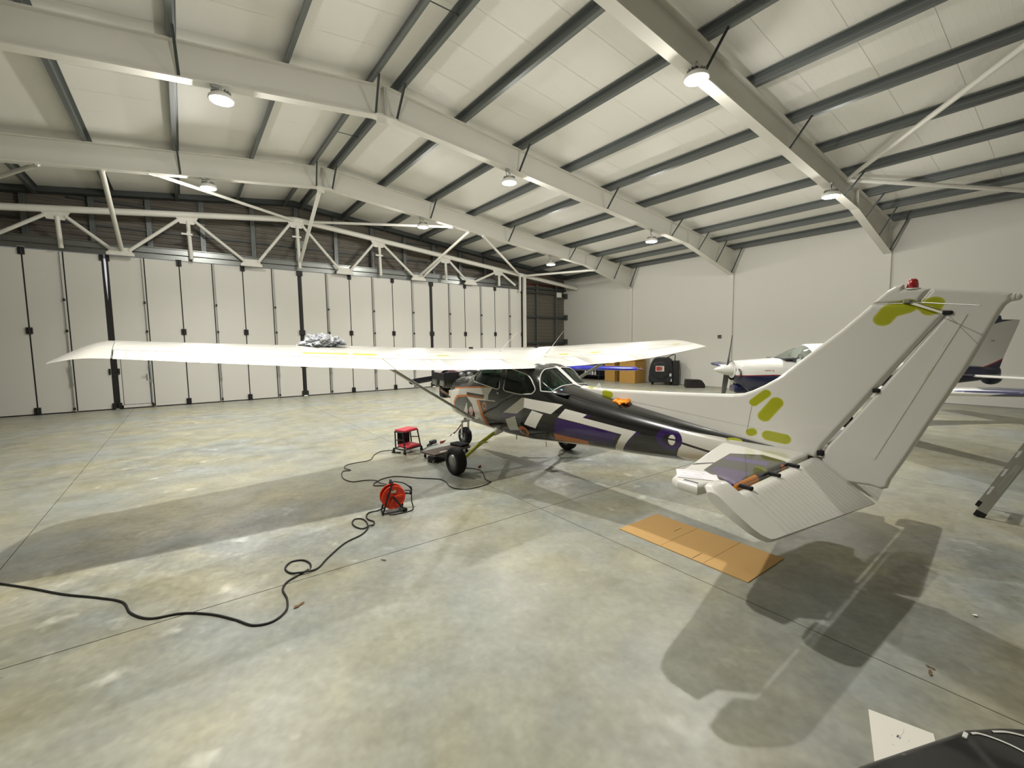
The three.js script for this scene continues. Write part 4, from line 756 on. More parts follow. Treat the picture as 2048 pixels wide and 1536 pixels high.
// ---------------------------------------------------------------- red mechanic's seat
{
  const t = thing('creeper_seat', 'red padded mechanic seat with black frame and castors, folded up as a stool', 'stool', [3.32, 0, -7.86], 0.36);
  const red = std({ color: '#b3303c', roughness: 0.55 }), frame = std({ color: '#171617', roughness: 0.5 });
  const pad = (w, h, d, x, y, z) => rbox(w, h, d, 0.025, x, y, z, 4);
  part(t, 'seat_pad', pad(0.36, 0.055, 0.26, 0, 0.425, -0.02), red);
  part(t, 'back_board', pad(0.3, 0.26, 0.04, 0, 0.28, -0.1), std({ color: '#1a1212', roughness: 0.8 }));
  part(t, 'lower_pad', pad(0.34, 0.055, 0.26, 0.01, 0.13, 0.02).rotateX(0.06), red);
  for (const s of [-1, 1]) {
    part(t, 'frame_tube', [rod(V(s * 0.19, 0.41, 0.08), V(s * 0.205, 0.09, 0.14), 0.013), rod(V(s * 0.19, 0.41, -0.12), V(s * 0.205, 0.09, -0.1), 0.013), rod(V(s * 0.205, 0.09, -0.16), V(s * 0.205, 0.09, 0.16), 0.014), rod(V(s * 0.19, 0.405, 0.1), V(s * 0.19, 0.405, -0.14), 0.012), rod(V(s * 0.2, 0.25, -0.11), V(s * 0.2, 0.27, 0.1), 0.009)], frame);
    for (const z of [-0.14, 0.15]) part(t, 'castor', [lathe([[0, -0.012], [0.03, -0.012], [0.034, 0], [0.03, 0.012], [0, 0.012]], 20).rotateZ(Math.PI / 2).translate(s * 0.215, 0.034, z), rbox(0.035, 0.04, 0.03, 0.006, s * 0.215, 0.07, z)], rubberMat);
  }
  part(t, 'cross_tube', [rod(V(-0.2, 0.09, 0.15), V(0.2, 0.09, 0.15), 0.012), rod(V(-0.2, 0.09, -0.15), V(0.2, 0.09, -0.15), 0.012)], frame);
}
{ // inspection lamp beside the seat
  const t = thing('inspection_lamp', 'black hand inspection lamp lying on the floor beside the red seat', 'work lamp', [3.98, 0.0, -8.12], 0.5);
  part(t, 'head', [rbox(0.17, 0.09, 0.1, 0.03, 0.0, 0.05, 0, 4)], std({ color: '#1a1b1f', roughness: 0.4 }));
  part(t, 'handle', tube([V(-0.07, 0.045, 0), V(-0.16, 0.035, 0.02), V(-0.24, 0.03, 0.04)], 0.02, 16, 10), rubberMat);
  part(t, 'reflector', rbox(0.13, 0.012, 0.07, 0.004, -0.01, 0.012, 0.045), whitePlastic);
  part(t, 'cord', tube([V(-0.23, 0.028, 0.04), V(-0.34, 0.012, 0.08), V(-0.42, 0.008, 0.09), V(-0.6, 0.007, 0.12)], 0.006, 24, 6), rubberMat);
}
{ // flat creeper behind the wheel
  const t = thing('mechanic_creeper', 'flat brown mechanic creeper board lying behind the near main wheel', 'creeper', [3.78, 0, -7.17], 0.22);
  part(t, 'board', [rbox(0.86, 0.03, 0.4, 0.01, 0, 0.1, 0)], std({ color: '#594c42', roughness: 0.65 }));
  part(t, 'headrest', rbox(0.2, 0.05, 0.34, 0.02, 0.34, 0.14, -0.01, 4), rubberMat);
  part(t, 'label', box(0.16, 0.002, 0.045, -0.17, 0.117, 0.12), whitePlastic);
  for (const x of [-0.37, 0.37]) for (const z of [-0.15, 0.15]) part(t, 'castor', [lathe([[0, -0.01], [0.026, -0.01], [0.03, 0], [0.026, 0.01], [0, 0.01]], 16).rotateZ(Math.PI / 2).translate(x, 0.03, z), rbox(0.024, 0.04, 0.024, 0.004, x, 0.07, z)], rubberMat);
}
{ // chock
  const t = thing('wheel_chock', 'black rubber chock in front of the near main wheel', 'chock', [3.42, 0, -6.86], 0.2);
  part(t, 'wedge', new THREE.ExtrudeGeometry(shapeOf([[-0.12, 0], [0.14, 0], [0.12, 0.04], [-0.05, 0.1], [-0.11, 0.1]]), { depth: 0.15, bevelEnabled: true, bevelSize: 0.006, bevelThickness: 0.006 }).translate(0, 0.006, -0.08), rubberMat);
  part(t, 'rope', tube([V(-0.1, 0.06, 0.08), V(-0.16, 0.03, 0.1), V(-0.1, 0.01, 0.14)], 0.006, 14, 6), std({ color: '#8a8578', roughness: 0.9 }));
}
{ // tiny red plug beside the wheel
  const t = thing('red_plug', 'small red plug on the floor right of the near main wheel', 'plug', [3.8, 0, -6.06], 0.6);
  part(t, 'body', [rod(V(-0.03, 0.015, 0), V(0.03, 0.02, 0), 0.014, 12, 0.018)], std({ color: '#8c2416', roughness: 0.5 })); part(t, 'pins', [rod(V(0.03, 0.02, 0.006), V(0.05, 0.022, 0.006), 0.003, 6), rod(V(0.03, 0.02, -0.006), V(0.05, 0.022, -0.006), 0.003, 6)], chromeMat);
}
// ---------------------------------------------------------------- cable reel and cables
const cordMat = std({ color: '#1b1b18', roughness: 0.6 });
{
  const t = thing('cable_reel', 'orange-red cable reel on a black tubular stand', 'cable reel', [1.93, 0, -5.08], -0.16);
  const red = std({ color: '#e2370f', roughness: 0.42 });
  const disc = (z, s) => lathe([[0.0, 0.0], [0.05, 0.0], [0.07, 0.012], [0.12, 0.012], [0.128, 0.02], [0.14, 0.02], [0.143, 0.012], [0.138, 0.0], [0.12, -0.006], [0.0, -0.006]], 40).rotateX(Math.PI / 2).scale(1, 1, s).translate(0, 0.195, z);
  const flange = part(t, 'flange', disc(0.05, 1), red); part(t, 'flange', disc(-0.06, 1), red);
  part(flange, 'socket_plate', [rbox(0.06, 0.03, 0.008, 0.003, 0.0, 0.265, 0.065)], std({ color: '#cfc6b4', roughness: 0.6 }));
  part(flange, 'spoke', [0, 1, 2].map((k) => rbox(0.03, 0.12, 0.012, 0.004, 0, 0.06, 0).rotateZ(k * 2.094 + 0.6).translate(0, 0.195, 0.063)), red);
  const coil = []; for (let k = 0; k < 7; k++) coil.push(new THREE.TorusGeometry(0.095 + (k % 2) * 0.008, 0.0075, 8, 36).translate(0, 0.195, -0.045 + k * 0.0145)); part(t, 'wound_cable', coil, cordMat);
  part(t, 'axle', rod(V(0, 0.195, -0.08), V(0, 0.195, 0.08), 0.016), blackMat);
  part(t, 'stand', [tube([V(-0.135, 0.012, 0.08), V(-0.02, 0.34, 0.07), V(-0.01, 0.37, 0.06), V(-0.005, 0.37, -0.06), V(-0.01, 0.34, -0.075), V(-0.12, 0.012, -0.085)], 0.011, 60, 8, false, 0.3), rod(V(0, 0.195, 0.078), V(0.12, 0.03, 0.085), 0.011), rod(V(0, 0.195, -0.078), V(0.12, 0.03, -0.085), 0.011), rod(V(-0.135, 0.012, 0.082), V(-0.12, 0.012, -0.087), 0.011), rod(V(0.12, 0.028, 0.087), V(0.12, 0.028, -0.087), 0.011), rod(V(-0.13, 0.02, 0.08), V(0.12, 0.02, 0.085), 0.008)], blackMat);
  for (const z of [-0.1, 0.1]) part(t, 'foot_wheel', lathe([[0, -0.01], [0.026, -0.01], [0.03, 0], [0.026, 0.01], [0, 0.01]], 18).rotateX(Math.PI / 2).translate(0.125, 0.03, z), rubberMat);
  part(t, 'grip', rod(V(-0.008, 0.372, 0.055), V(-0.006, 0.372, -0.055), 0.016), rubberMat);
}
const cable = (name, label, pts, r, lift = []) => { const t = thing(name, label, 'cable'); const c = pts.map((p, i) => V(p[0], r + (p[2] ?? 0), p[1])); part(t, 'cord', new THREE.TubeGeometry(new THREE.CatmullRomCurve3(c, false, 'centripetal'), pts.length * 9, r, 7), cordMat); return t; };
const cabA = cable('power_cable', 'long black cable snaking with loops from the reel to the left edge of the floor', [[-2.2, -6.5], [-1.63, -5.84], [-1.4, -5.57], [-1.16, -5.29], [-0.91, -4.98], [-0.67, -4.73], [-0.51, -4.53], [-0.44, -4.29], [-0.32, -4.12], [-0.14, -4.06], [0.04, -3.91], [0.18, -3.72], [0.29, -3.55], [0.4, -3.52], [0.5, -3.6], [0.54, -3.77], [0.54, -3.96], [0.59, -4.06], [0.7, -4.13], [0.79, -4.18, 0.003], [0.82, -4.27], [0.78, -4.4], [0.69, -4.43], [0.62, -4.33], [0.64, -4.21], [0.72, -4.13, 0.014], [0.84, -4.14], [0.98, -4.3], [1.21, -4.53], [1.41, -4.63], [1.51, -4.75], [1.56, -4.95], [1.54, -5.07], [1.48, -5.1], [1.42, -5.0], [1.42, -4.86], [1.47, -4.77], [1.54, -4.775, 0.014], [1.59, -4.8], [1.63, -4.89], [1.6, -4.99], [1.62, -5.12], [1.68, -5.2], [1.78, -5.2], [1.86, -5.1, 0.06]], 0.0085);
part(cabA, 'cable_tie', [new THREE.TorusGeometry(0.012, 0.003, 6, 14).rotateY(1.0).translate(0.79, 0.012, -4.17)], whitePlastic);
const cabB = cable('lead', 'thin black lead curving right from the reel to the plug by the main wheel', [[2.0, -5.16, 0.1], [2.12, -5.4, 0.01], [2.2, -5.8], [2.26, -6.05], [2.09, -6.2], [2.12, -6.29], [2.18, -6.35], [2.3, -6.44], [2.49, -6.45], [2.74, -6.15], [2.98, -5.87], [2.99, -5.71], [2.94, -5.52], [2.95, -5.35], [3.06, -5.23], [3.27, -5.21], [3.49, -5.28], [3.52, -5.46], [3.64, -5.69], [3.71, -5.91], [3.69, -6.03], [3.5, -6.3]], 0.007);
part(cabB, 'knot', new THREE.TorusGeometry(0.016, 0.007, 7, 14).rotateX(1.3).translate(3.5, 0.012, -5.29), cordMat);
const cabC = cable('extension_lead', 'black extension lead winding from the reel round to the red seat', [[1.98, -5.1, 0.14], [2.1, -5.3, 0.02], [2.18, -5.7, 0.012], [2.24, -6.06, 0.013], [2.19, -6.22, 0.013], [2.18, -6.39, 0.013], [2.06, -6.54], [1.91, -6.57], [1.84, -6.78], [1.87, -7.04], [1.96, -7.25], [2.06, -7.22], [2.06, -7.28], [2.02, -7.4], [2.1, -7.59], [2.28, -7.64], [2.51, -7.66], [2.74, -8.02], [2.95, -8.19], [3.15, -8.1], [3.05, -7.98], [3.12, -7.85]], 0.007);
part(cabC, 'plug', rod(V(3.1, 0.014, -7.88), V(3.16, 0.014, -7.82), 0.014, 10), rubberMat);
{ // hank hung on the right of the reel
  const t = thing('cable_hank', 'loose hank of black cable hanging off the right side of the reel', 'cable', [1.93, 0, -5.08]);
  part(t, 'cord', [tube([V(0.02, 0.37, 0), V(0.14, 0.33, 0.01), V(0.22, 0.26, 0.02), V(0.235, 0.2, 0.03), V(0.225, 0.1, 0.05), V(0.245, 0.02, 0.04), V(0.2, 0.008, 0.12), V(0.1, 0.008, 0.14), V(-0.02, 0.008, 0.13), V(-0.1, 0.02, 0.12)], 0.007, 90, 7), tube([V(0.1, 0.2, 0), V(0.16, 0.23, 0.01), V(0.225, 0.215, 0.02), V(0.22, 0.19, 0.02), V(0.15, 0.19, 0.01), V(0.1, 0.18, 0)], 0.007, 50, 7), tube([V(0.1, 0.21, 0.01), V(0.18, 0.2, 0.02), V(0.228, 0.18, 0.03), V(0.24, 0.25, 0.02), V(0.21, 0.28, 0.01)], 0.007, 40, 7)], cordMat);
  part(t, 'cable_tie', [rod(V(0.215, 0.2, 0.02), V(0.24, 0.2, 0.03), 0.017, 10)], rubberMat);
}
// ---------------------------------------------------------------- flattened carton under the tailplane
{
  const t = thing('cardboard_sheet', 'flat brown cardboard sheet on the floor below the tailplane', 'cardboard', [4.02, 0, -2.36], 0);
  const tex = canvasTex(512, 1024, (c, W, H) => { c.fillStyle = '#b8935a'; c.fillRect(0, 0, W, H); const r = rng(4); for (let k = 0; k < 900; k++) { c.globalAlpha = 0.05; c.fillStyle = r() > 0.5 ? '#d0ad74' : '#96733f'; c.fillRect(r() * W, r() * H, 1 + r() * 3, 20 + r() * 120); } c.globalAlpha = 1; });
  const s = shapeOf([[-0.35, -0.685], [0.33, -0.685], [0.33, 0.685], [-0.34, 0.685]]);
  const slot = (x0, x1, y) => { const h = new THREE.Path(); h.moveTo(x0, y - 0.004); h.lineTo(x1, y - 0.004); h.lineTo(x1, y + 0.004); h.lineTo(x0, y + 0.004); h.closePath(); s.holes.push(h); };
  slot(-0.336, -0.17, -0.17); slot(0.06, 0.2, 0.28);
  const g = new THREE.ExtrudeGeometry(s, { depth: 0.006, bevelEnabled: true, bevelSize: 0.001, bevelThickness: 0.001, bevelSegments: 1 }).rotateX(-Math.PI / 2).translate(0, 0.001, 0);
  const p = g.attributes.position, u = g.attributes.uv; for (let i = 0; i < p.count; i++) u.setXY(i, p.getX(i) / 0.7 + 0.5, p.getZ(i) / 1.4 + 0.5);
  part(t, 'sheet', g, std({ map: tex, roughness: 0.85 }));
  for (const z of [-0.17, 0.28]) part(t, 'crease', box(0.66, 0.0012, 0.008, 0, 0.0087, z), std({ color: '#ab8650', roughness: 0.9 }));
}
// ---------------------------------------------------------------- paper and black cowling at the lower right
{
  const tex = canvasTex(594, 420, (c, W, H) => {
    c.fillStyle = '#e6e3d8'; c.fillRect(0, 0, W, H);
    const bit = (x, y) => { c.fillStyle = '#55565c'; c.save(); c.translate(x, y); c.rotate(0.35); c.fillRect(-22, -8, 34, 12); c.fillStyle = '#9a9aa2'; c.fillRect(-24, 8, 30, 10); c.restore(); c.strokeStyle = '#b9b8b4'; c.lineWidth = 3; c.beginPath(); c.moveTo(x + 10, y + 12); c.quadraticCurveTo(x + 50, y + 40, x + 110, y + 46); c.stroke(); c.fillStyle = '#c4c3bf'; c.fillRect(x - 30, y - 46, 16, 5); c.fillRect(x - 20, y + 60, 22, 5); };
    bit(150, 260); bit(400, 180); c.fillStyle = '#cfcecb'; c.fillRect(270, 130, 14, 12); c.fillRect(250, 300, 24, 6);
  });
  const t = thing('diagram_sheet', 'white paper sheet with two small diagrams on the floor at the lower right', 'paper', [2.735, 0.002, -0.475], 0.32);
  part(t, 'sheet', gridGeo(12, 8, (u, v) => [(u - 0.5) * 0.37, 0.002 + 0.006 * u * u * v, (0.5 - v) * 0.26, u, v]), std({ map: tex, roughness: 0.85, side: THREE.DoubleSide }));
}
{
  const t = thing('engine_cowling', 'glossy black cowling panel with white edge stripes at the bottom right corner of the picture', 'cowling', [1.95, 0, 0.05], 0);
  const blk = gloss({ color: '#0d0c10', roughness: 0.3 });
  // a long shell lying on a padded trestle: straight rear edge, rounded crown, curving down to the right
  const O = [[-0.40, -0.44], [0.02, -0.275], [0.06, -0.262], [0.17, -0.19], [0.32, -0.05], [0.42, 0.15], [0.42, 0.5], [-0.5, 0.5], [-0.48, -0.2]];
  const top = new THREE.ExtrudeGeometry(shapeOf(roundPoly(O, 0.04).map((p) => [p[0], -p[1]])), { depth: 0.03, bevelEnabled: true, bevelSize: 0.02, bevelThickness: 0.02, bevelOffset: -0.02, bevelSegments: 5 }).rotateX(-Math.PI / 2).translate(0, 0.665, 0);
  part(t, 'shell', top, blk);
  const stripe = (pts, w) => { const cv = new THREE.CatmullRomCurve3(pts.map((p) => V(p[0], 0.717, p[1]))); return gridGeo(40, 2, (u, v) => { const p = cv.getPoint(u), d = cv.getTangent(u); return [p.x + -d.z * (v - 0.5) * w, p.y + 0.002 * (1 - (2 * v - 1) ** 2), p.z + d.x * (v - 0.5) * w]; }); };
  part(t, 'stripe', stripe([[0.045, -0.24], [0.065, -0.225], [0.085, -0.16], [0.06, -0.02], [0.02, 0.2]], 0.008), std({ color: '#d9d8d0', roughness: 0.5, side: THREE.DoubleSide }));
  part(t, 'stripe', stripe([[0.11, -0.2], [0.15, -0.165], [0.18, -0.1], [0.19, 0.05], [0.17, 0.2]], 0.008), std({ color: '#d9d8d0', roughness: 0.5, side: THREE.DoubleSide }));
  part(t, 'stripe', [rbox(0.03, 0.006, 0.012, 0.002, 0.02, 0.717, -0.25)], std({ color: '#d9d8d0', roughness: 0.5 }));
  part(t, 'trestle', [rbox(0.7, 0.05, 0.06, 0.01, -0.05, 0.64, 0.1), ...[-0.35, 0.25].flatMap((x) => [bar(V(x, 0.63, 0.1), V(x, 0.0, -0.12), 0.05, 0.05), bar(V(x, 0.63, 0.1), V(x, 0, 0.32), 0.05, 0.05)])], std({ color: '#7a6242', roughness: 0.8 }));
}
// ---------------------------------------------------------------- step ladder at the right edge
{
  const t = thing('step_ladder', 'aluminium step ladder standing at the right edge of the picture', 'ladder', [0, 0, 0]);
  const alu = std({ color: '#a3a49c', roughness: 0.38, metalness: 0.55 });
  const txt = canvasTex(512, 48, (c, W, H) => { c.fillStyle = '#9c9c90'; c.fillRect(0, 0, W, H); scribble(c, 20, 8, 470, 30, 2, 12, '#55564d'); });
  const n = V(0, 0.83, 0.4), L = 2.05;                              // direction of the front rails, up and back
  const d = V(0.0, 0.925, 0.38).normalize(), A = V(7.14, 0.02, -0.76), B = V(7.58, 0.02, -0.80);
  const rail = (p, x2) => bar(p, p.clone().addScaledVector(d, L), 0.028, 0.085, V(0, 0.38, -0.92));
  const r1 = part(t, 'front_rail', rail(A), alu); part(t, 'front_rail', rail(B), alu);
  part(r1, 'rail_sticker', new THREE.BoxGeometry(0.002, 0.055, 0.34).applyMatrix4(new THREE.Matrix4().lookAt(V(0, 0, 0), d, V(0, 0.38, -0.92))).translate(...A.clone().addScaledVector(d, 0.52).add(V(-0.0155, 0, 0)).toArray()), std({ map: txt, roughness: 0.5 }));
  for (const p of [A, B]) part(t, 'rubber_foot', bar(p.clone().addScaledVector(d, -0.02), p.clone().addScaledVector(d, 0.05), 0.034, 0.092, V(0, 0.38, -0.92)), rubberMat);
  for (let k = 0; k < 7; k++) { const s = 0.27 + k * 0.25, a = A.clone().addScaledVector(d, s), b = B.clone().addScaledVector(d, s); part(t, 'tread', rbox(B.x - A.x - 0.02, 0.025, 0.085, 0.006, (a.x + b.x) / 2, a.y, (a.z + b.z) / 2), alu); part(t, 'tread_bracket', [A, B].map((p, i) => { const q = p.clone().addScaledVector(d, s - 0.03); return rbox(0.03, 0.06, 0.06, 0.005, q.x + (i ? -0.03 : 0.03), q.y, q.z); }), alu); }
  const top = A.clone().addScaledVector(d, L);
  part(t, 'top_cap', rbox(0.5, 0.04, 0.2, 0.01, 7.36, top.y, top.z + 0.04), alu);
  for (const x of [7.16, 7.56]) part(t, 'rear_leg', bar(V(x, top.y, top.z + 0.08), V(x, 0.01, top.z + 0.65), 0.025, 0.05), alu);
}
{ // scrap of paper on the floor
  const t = thing('paper_scrap', 'small white paper scrap on the floor near the ladder', 'paper', [4.51, 0.003, -0.46], 0.4);
  part(t, 'scrap', gridGeo(6, 6, (u, v) => [(u - 0.5) * 0.035, 0.004 * Math.sin(u * 3 + v * 2) + 0.004, (0.5 - v) * 0.022]), std({ color: '#e2e0d8', roughness: 0.9, side: THREE.DoubleSide }));
}
// dead leaves and grit seen on the open floor
[['brown stained leaf lying on the open floor below the cable loops', 0.60, -3.63, 0.05, 0.5], ['brown dead leaf on the floor above the paper at the lower right', 3.5, -0.52, 0.03, 0.2], ['crumbling brown leaf piece beside the leaf above the paper', 3.56, -0.53, 0.025, 1.4], ['dark crumb of grit beside the larger cable loop', 0.62, -4.5, 0.012, 0.1], ['tan dry leaf on the floor between the reel and the lower edge', 1.39, -3.94, 0.03, 2.1]].forEach(([label, x, z, s, turn]) => {
  const t = thing('dry_leaf', label, 'leaf', [x, 0.002, z], turn);
  part(t, 'blade', gridGeo(10, 6, (u, v) => { const w = Math.sin(Math.PI * Math.min(1, u * 0.98 + 0.01)) * (0.7 + 0.3 * Math.sin(u * 9)); return [(u - 0.5) * s * 2, 0.003 + 0.1 * s * Math.abs(v - 0.5) + 0.05 * s * Math.sin(u * 7), (v - 0.5) * s * w]; }), std({ color: '#6e5438', roughness: 0.9, side: THREE.DoubleSide }));
});

// ================================================================ second aircraft: white over navy, low wing
{
  const nose = V(10.6, 0, -5.85), ax = V(0.7934, 0, 0.6087), left = V(-0.6087, 0, 0.7934);
  const p2 = thing('low_wing_aircraft', 'white low-wing aircraft with navy belly and red stripe parked behind the black one', 'aircraft', [nose.x, 0, nose.z]);
  p2.quaternion.setFromRotationMatrix(new THREE.Matrix4().makeBasis(left.clone().multiplyScalar(-1), V(0, 1, 0), ax));
  // frame: x starboard, y up, z aft from the spinner tip
  const S2 = [[0.44, 0.21, 1.08, 1.55, 2.4], [0.55, 0.33, 0.93, 1.57, 2.5], [0.75, 0.42, 0.8, 1.58, 2.6], [1.4, 0.52, 0.66, 1.62, 2.7], [2.2, 0.58, 0.6, 1.60, 2.7], [3.2, 0.52, 0.66, 1.58, 2.6], [4.2, 0.36, 0.76, 1.5, 2.4], [5.4, 0.22, 0.88, 1.42, 2.3], [6.5, 0.12, 1.0, 1.36, 2.2], [7.0, 0.05, 1.08, 1.32, 2.0]];
  const sAt = (a) => [1, 2, 3, 4].map((k) => lerp(S2.map((r) => r[0]), S2.map((r) => r[k]), a));
  const tex = canvasTex(1024, 256, (c, W, H) => {                  // aft 0.4..7.1, up 0.5..1.7
    c.fillStyle = '#e2e1dc'; c.fillRect(0, 0, W, H); const X = (a) => (a - 0.4) / 6.7 * W, Y = (y) => H * (1 - (y - 0.5) / 1.2);
    const curve = (dy) => { c.beginPath(); c.moveTo(X(0.3), Y(1.185 + dy)); c.lineTo(X(1.2), Y(1.21 + dy)); c.lineTo(X(2.6), Y(1.2 + dy)); c.bezierCurveTo(X(4.5), Y(1.14 + dy), X(5.8), Y(1.1 + dy), X(7.2), Y(1.7 + dy)); c.lineTo(X(7.2), Y(0.4)); c.lineTo(X(0.3), Y(0.4)); c.closePath(); };
    c.fillStyle = '#8e1f2c'; curve(0.022); c.fill(); c.fillStyle = '#10153f'; curve(0); c.fill();
    c.strokeStyle = '#7d4a52'; c.lineWidth = 3; c.beginPath(); c.moveTo(X(1.02), Y(1.33)); c.lineTo(X(1.16), Y(1.332)); c.stroke(); c.strokeStyle = '#a5303a'; c.beginPath(); c.moveTo(X(1.19), Y(1.345)); c.lineTo(X(1.22), Y(1.31)); c.stroke();
  });
  const na = 80, nt = 48, hg = gridGeo(na, nt, (u, v) => { const a = 0.44 + u * 6.56, [w, yb, yt, n] = sAt(a), t = v * Math.PI * 2, c = Math.cos(t), s = Math.sin(t), y = (yb + yt) / 2 + (yt - yb) / 2 * Math.sign(s) * Math.abs(s) ** (2 / n); return [w * Math.sign(c) * Math.abs(c) ** (2 / n), y, a, (a - 0.4) / 6.7, (y - 0.5) / 1.2]; });
  const wp = gloss({ color: '#e2e1dc' }), navy = gloss({ color: '#10153f' });
  part(p2, 'fuselage', hg, gloss({ map: tex, side: THREE.DoubleSide }));
  part(p2, 'nose_bowl', [lathe([[0.0, 0], [0.19, 0.0], [0.225, 0.02], [0.0, 0.03]], 32).rotateX(Math.PI / 2).translate(0, 1.33, 0.43)], wp);
  for (const s of [-1, 1]) part(p2, 'cooling_inlet', [new THREE.TorusGeometry(0.085, 0.02, 10, 28).scale(1.25, 1, 1).translate(s * 0.25, 1.27, 0.5), new THREE.CircleGeometry(0.085, 24).scale(1.25, 1, 1).rotateY(Math.PI).translate(s * 0.25, 1.27, 0.51)], std({ color: '#55534f', roughness: 0.6, side: THREE.DoubleSide }));
  part(p2, 'lower_scoop', rbox(0.34, 0.2, 0.4, 0.06, 0, 0.86, 0.66, 4), navy);
  part(p2, 'spinner', lathe([[0, 0], [0.03, 0.02], [0.08, 0.12], [0.125, 0.26], [0.15, 0.4], [0.155, 0.46], [0, 0.46]], 32).rotateX(Math.PI / 2).translate(0, 1.335, 0), wp);
  const pr = new THREE.Group(); pr.name = numbered('propeller'); p2.add(pr); pr.position.set(0, 1.335, 0.33); pr.rotation.z = 0.25;
  for (const k of [0, 1]) part(pr, 'blade', gridGeo(20, 12, (u, v) => { const r = 0.1 + 0.78 * u, ch = 0.13 * Math.sqrt(Math.max(0.002, 1 - u ** 4)), ph = v * Math.PI * 2, cx = Math.cos(ph) * ch / 2, cz = Math.sin(ph) * 0.012, tw = 0.9 - 0.6 * u, x = cx * Math.cos(tw) - cz * Math.sin(tw), z = cx * Math.sin(tw) + cz * Math.cos(tw); return k ? [x, r, z] : [-x, -r, z]; }), std({ color: '#4a4b4c', roughness: 0.4 }));
  // canopy: bubble of glass between white roof frames
  const canopyY = [[1.36, 1.585], [1.6, 1.68], [1.95, 1.86], [2.25, 1.945], [2.7, 1.96], [3.2, 1.90], [3.7, 1.72], [4.1, 1.54]];
  const cy = (a) => lerp(canopyY.map((r) => r[0]), canopyY.map((r) => r[1]), a);
  const can = (a0, a1, v0, v1, off, n = 30, m = 20) => gridGeo(n, m, (u, v) => { const a = a0 + (a1 - a0) * u, [w] = sAt(a), base = 1.34, h = cy(a) - base, t = Math.PI * (v0 + (v1 - v0) * v), ww = w * 0.99 * (0.55 + 0.45 * Math.min(1, (a - 1.3) / 0.7)); return [(ww + off) * Math.cos(t) * (1 - 0.1 * Math.sin(t)), base + (h + off) * Math.sin(t) ** 0.8, a]; });
  const gl2 = phys({ color: '#dfe5e2', roughness: 0.03, transmission: 1, thickness: 0, side: THREE.DoubleSide });
  part(p2, 'windscreen', can(1.4, 2.18, 0.05, 0.95, 0.0), gl2);
  part(p2, 'canopy_frame', [can(2.14, 2.4, 0, 1, 0.012), can(1.33, 1.44, 0, 1, 0.01), can(3.2, 4.1, 0, 1, 0.008)], gloss({ color: '#e2e1dc', side: THREE.DoubleSide }));
  part(p2, 'canopy_roof', can(2.4, 3.2, 0.3, 0.7, 0.01), gloss({ color: '#e2e1dc', side: THREE.DoubleSide }));
  part(p2, 'side_window', [can(2.4, 3.2, 0.03, 0.3, 0.0), can(2.4, 3.2, 0.7, 0.97, 0.0)], gl2);
  part(p2, 'instrument_panel', [rbox(0.8, 0.16, 0.1, 0.03, 0, 1.55, 1.75), rbox(0.84, 0.05, 0.3, 0.02, 0, 1.61, 1.66)], std({ color: '#57585a', roughness: 0.8 }));
  part(p2, 'headset', [new THREE.TorusGeometry(0.09, 0.014, 8, 20, Math.PI).translate(-0.2, 1.62, 2.0), rbox(0.05, 0.09, 0.06, 0.02, -0.29, 1.6, 2.0), rbox(0.05, 0.09, 0.06, 0.02, -0.11, 1.6, 2.0)], std({ color: '#7a7c7c', roughness: 0.5 }));
  for (const s of [-1, 1]) part(p2, 'seat', [rbox(0.4, 0.6, 0.12, 0.05, s * 0.24, 1.4, 2.75), rbox(0.4, 0.12, 0.4, 0.05, s * 0.24, 1.12, 2.5)], std({ color: '#8b8a84', roughness: 0.8 }));
  // wings with navy tips
  const wtex = canvasTex(1024, 128, (c, W, H) => { c.fillStyle = '#e2e1dc'; c.fillRect(0, 0, W, H); c.fillStyle = '#14194f'; c.beginPath(); c.moveTo(W * 0.74, H * 0.48); c.quadraticCurveTo(W * 0.77, 0, W * 0.9, 0); c.lineTo(W, 0); c.lineTo(W, H); c.lineTo(W * 0.9, H); c.quadraticCurveTo(W * 0.76, H * 0.95, W * 0.74, H * 0.48); c.fill(); c.strokeStyle = '#b7b6b0'; c.lineWidth = 1.5; c.beginPath(); c.moveTo(0, H * 0.28); c.lineTo(W * 0.8, H * 0.28); c.stroke(); });
  const wmat = gloss({ map: wtex, roughness: 0.3 });
  for (const s of [-1, 1]) {
    const n = 40, m = 40, g = gridGeo(n, m, (u, v) => {
      const sp = 0.3 + 5.0 * u, tipk = u > 0.94 ? Math.sqrt(Math.max(0.02, 1 - ((u - 0.94) / 0.06) ** 2)) : 1, c = (1.5 - 0.55 * u) * (0.25 + 0.75 * tipk), x = v < 0.5 ? 1 - v * 2 : (v - 0.5) * 2, upr = v < 0.5, y = naca(Math.max(1e-4, x), upr) * c * 1.1 * (0.2 + 0.8 * tipk);
      return [s * sp, 0.78 + 0.088 * sp + (1 - x) * c * 0.04 + y, 1.75 + 0.12 * u + (1.5 - c) * 0.4 + x * c, u, upr ? 1 - x : x]; });
    if (s > 0) { const I = g.index.array; for (let q = 0; q < I.length; q += 3) { const t = I[q]; I[q] = I[q + 1]; I[q + 1] = t; } g.computeVertexNormals(); }
    part(p2, 'wing', g, gloss({ map: wtex, roughness: 0.3, side: THREE.DoubleSide }));
  }
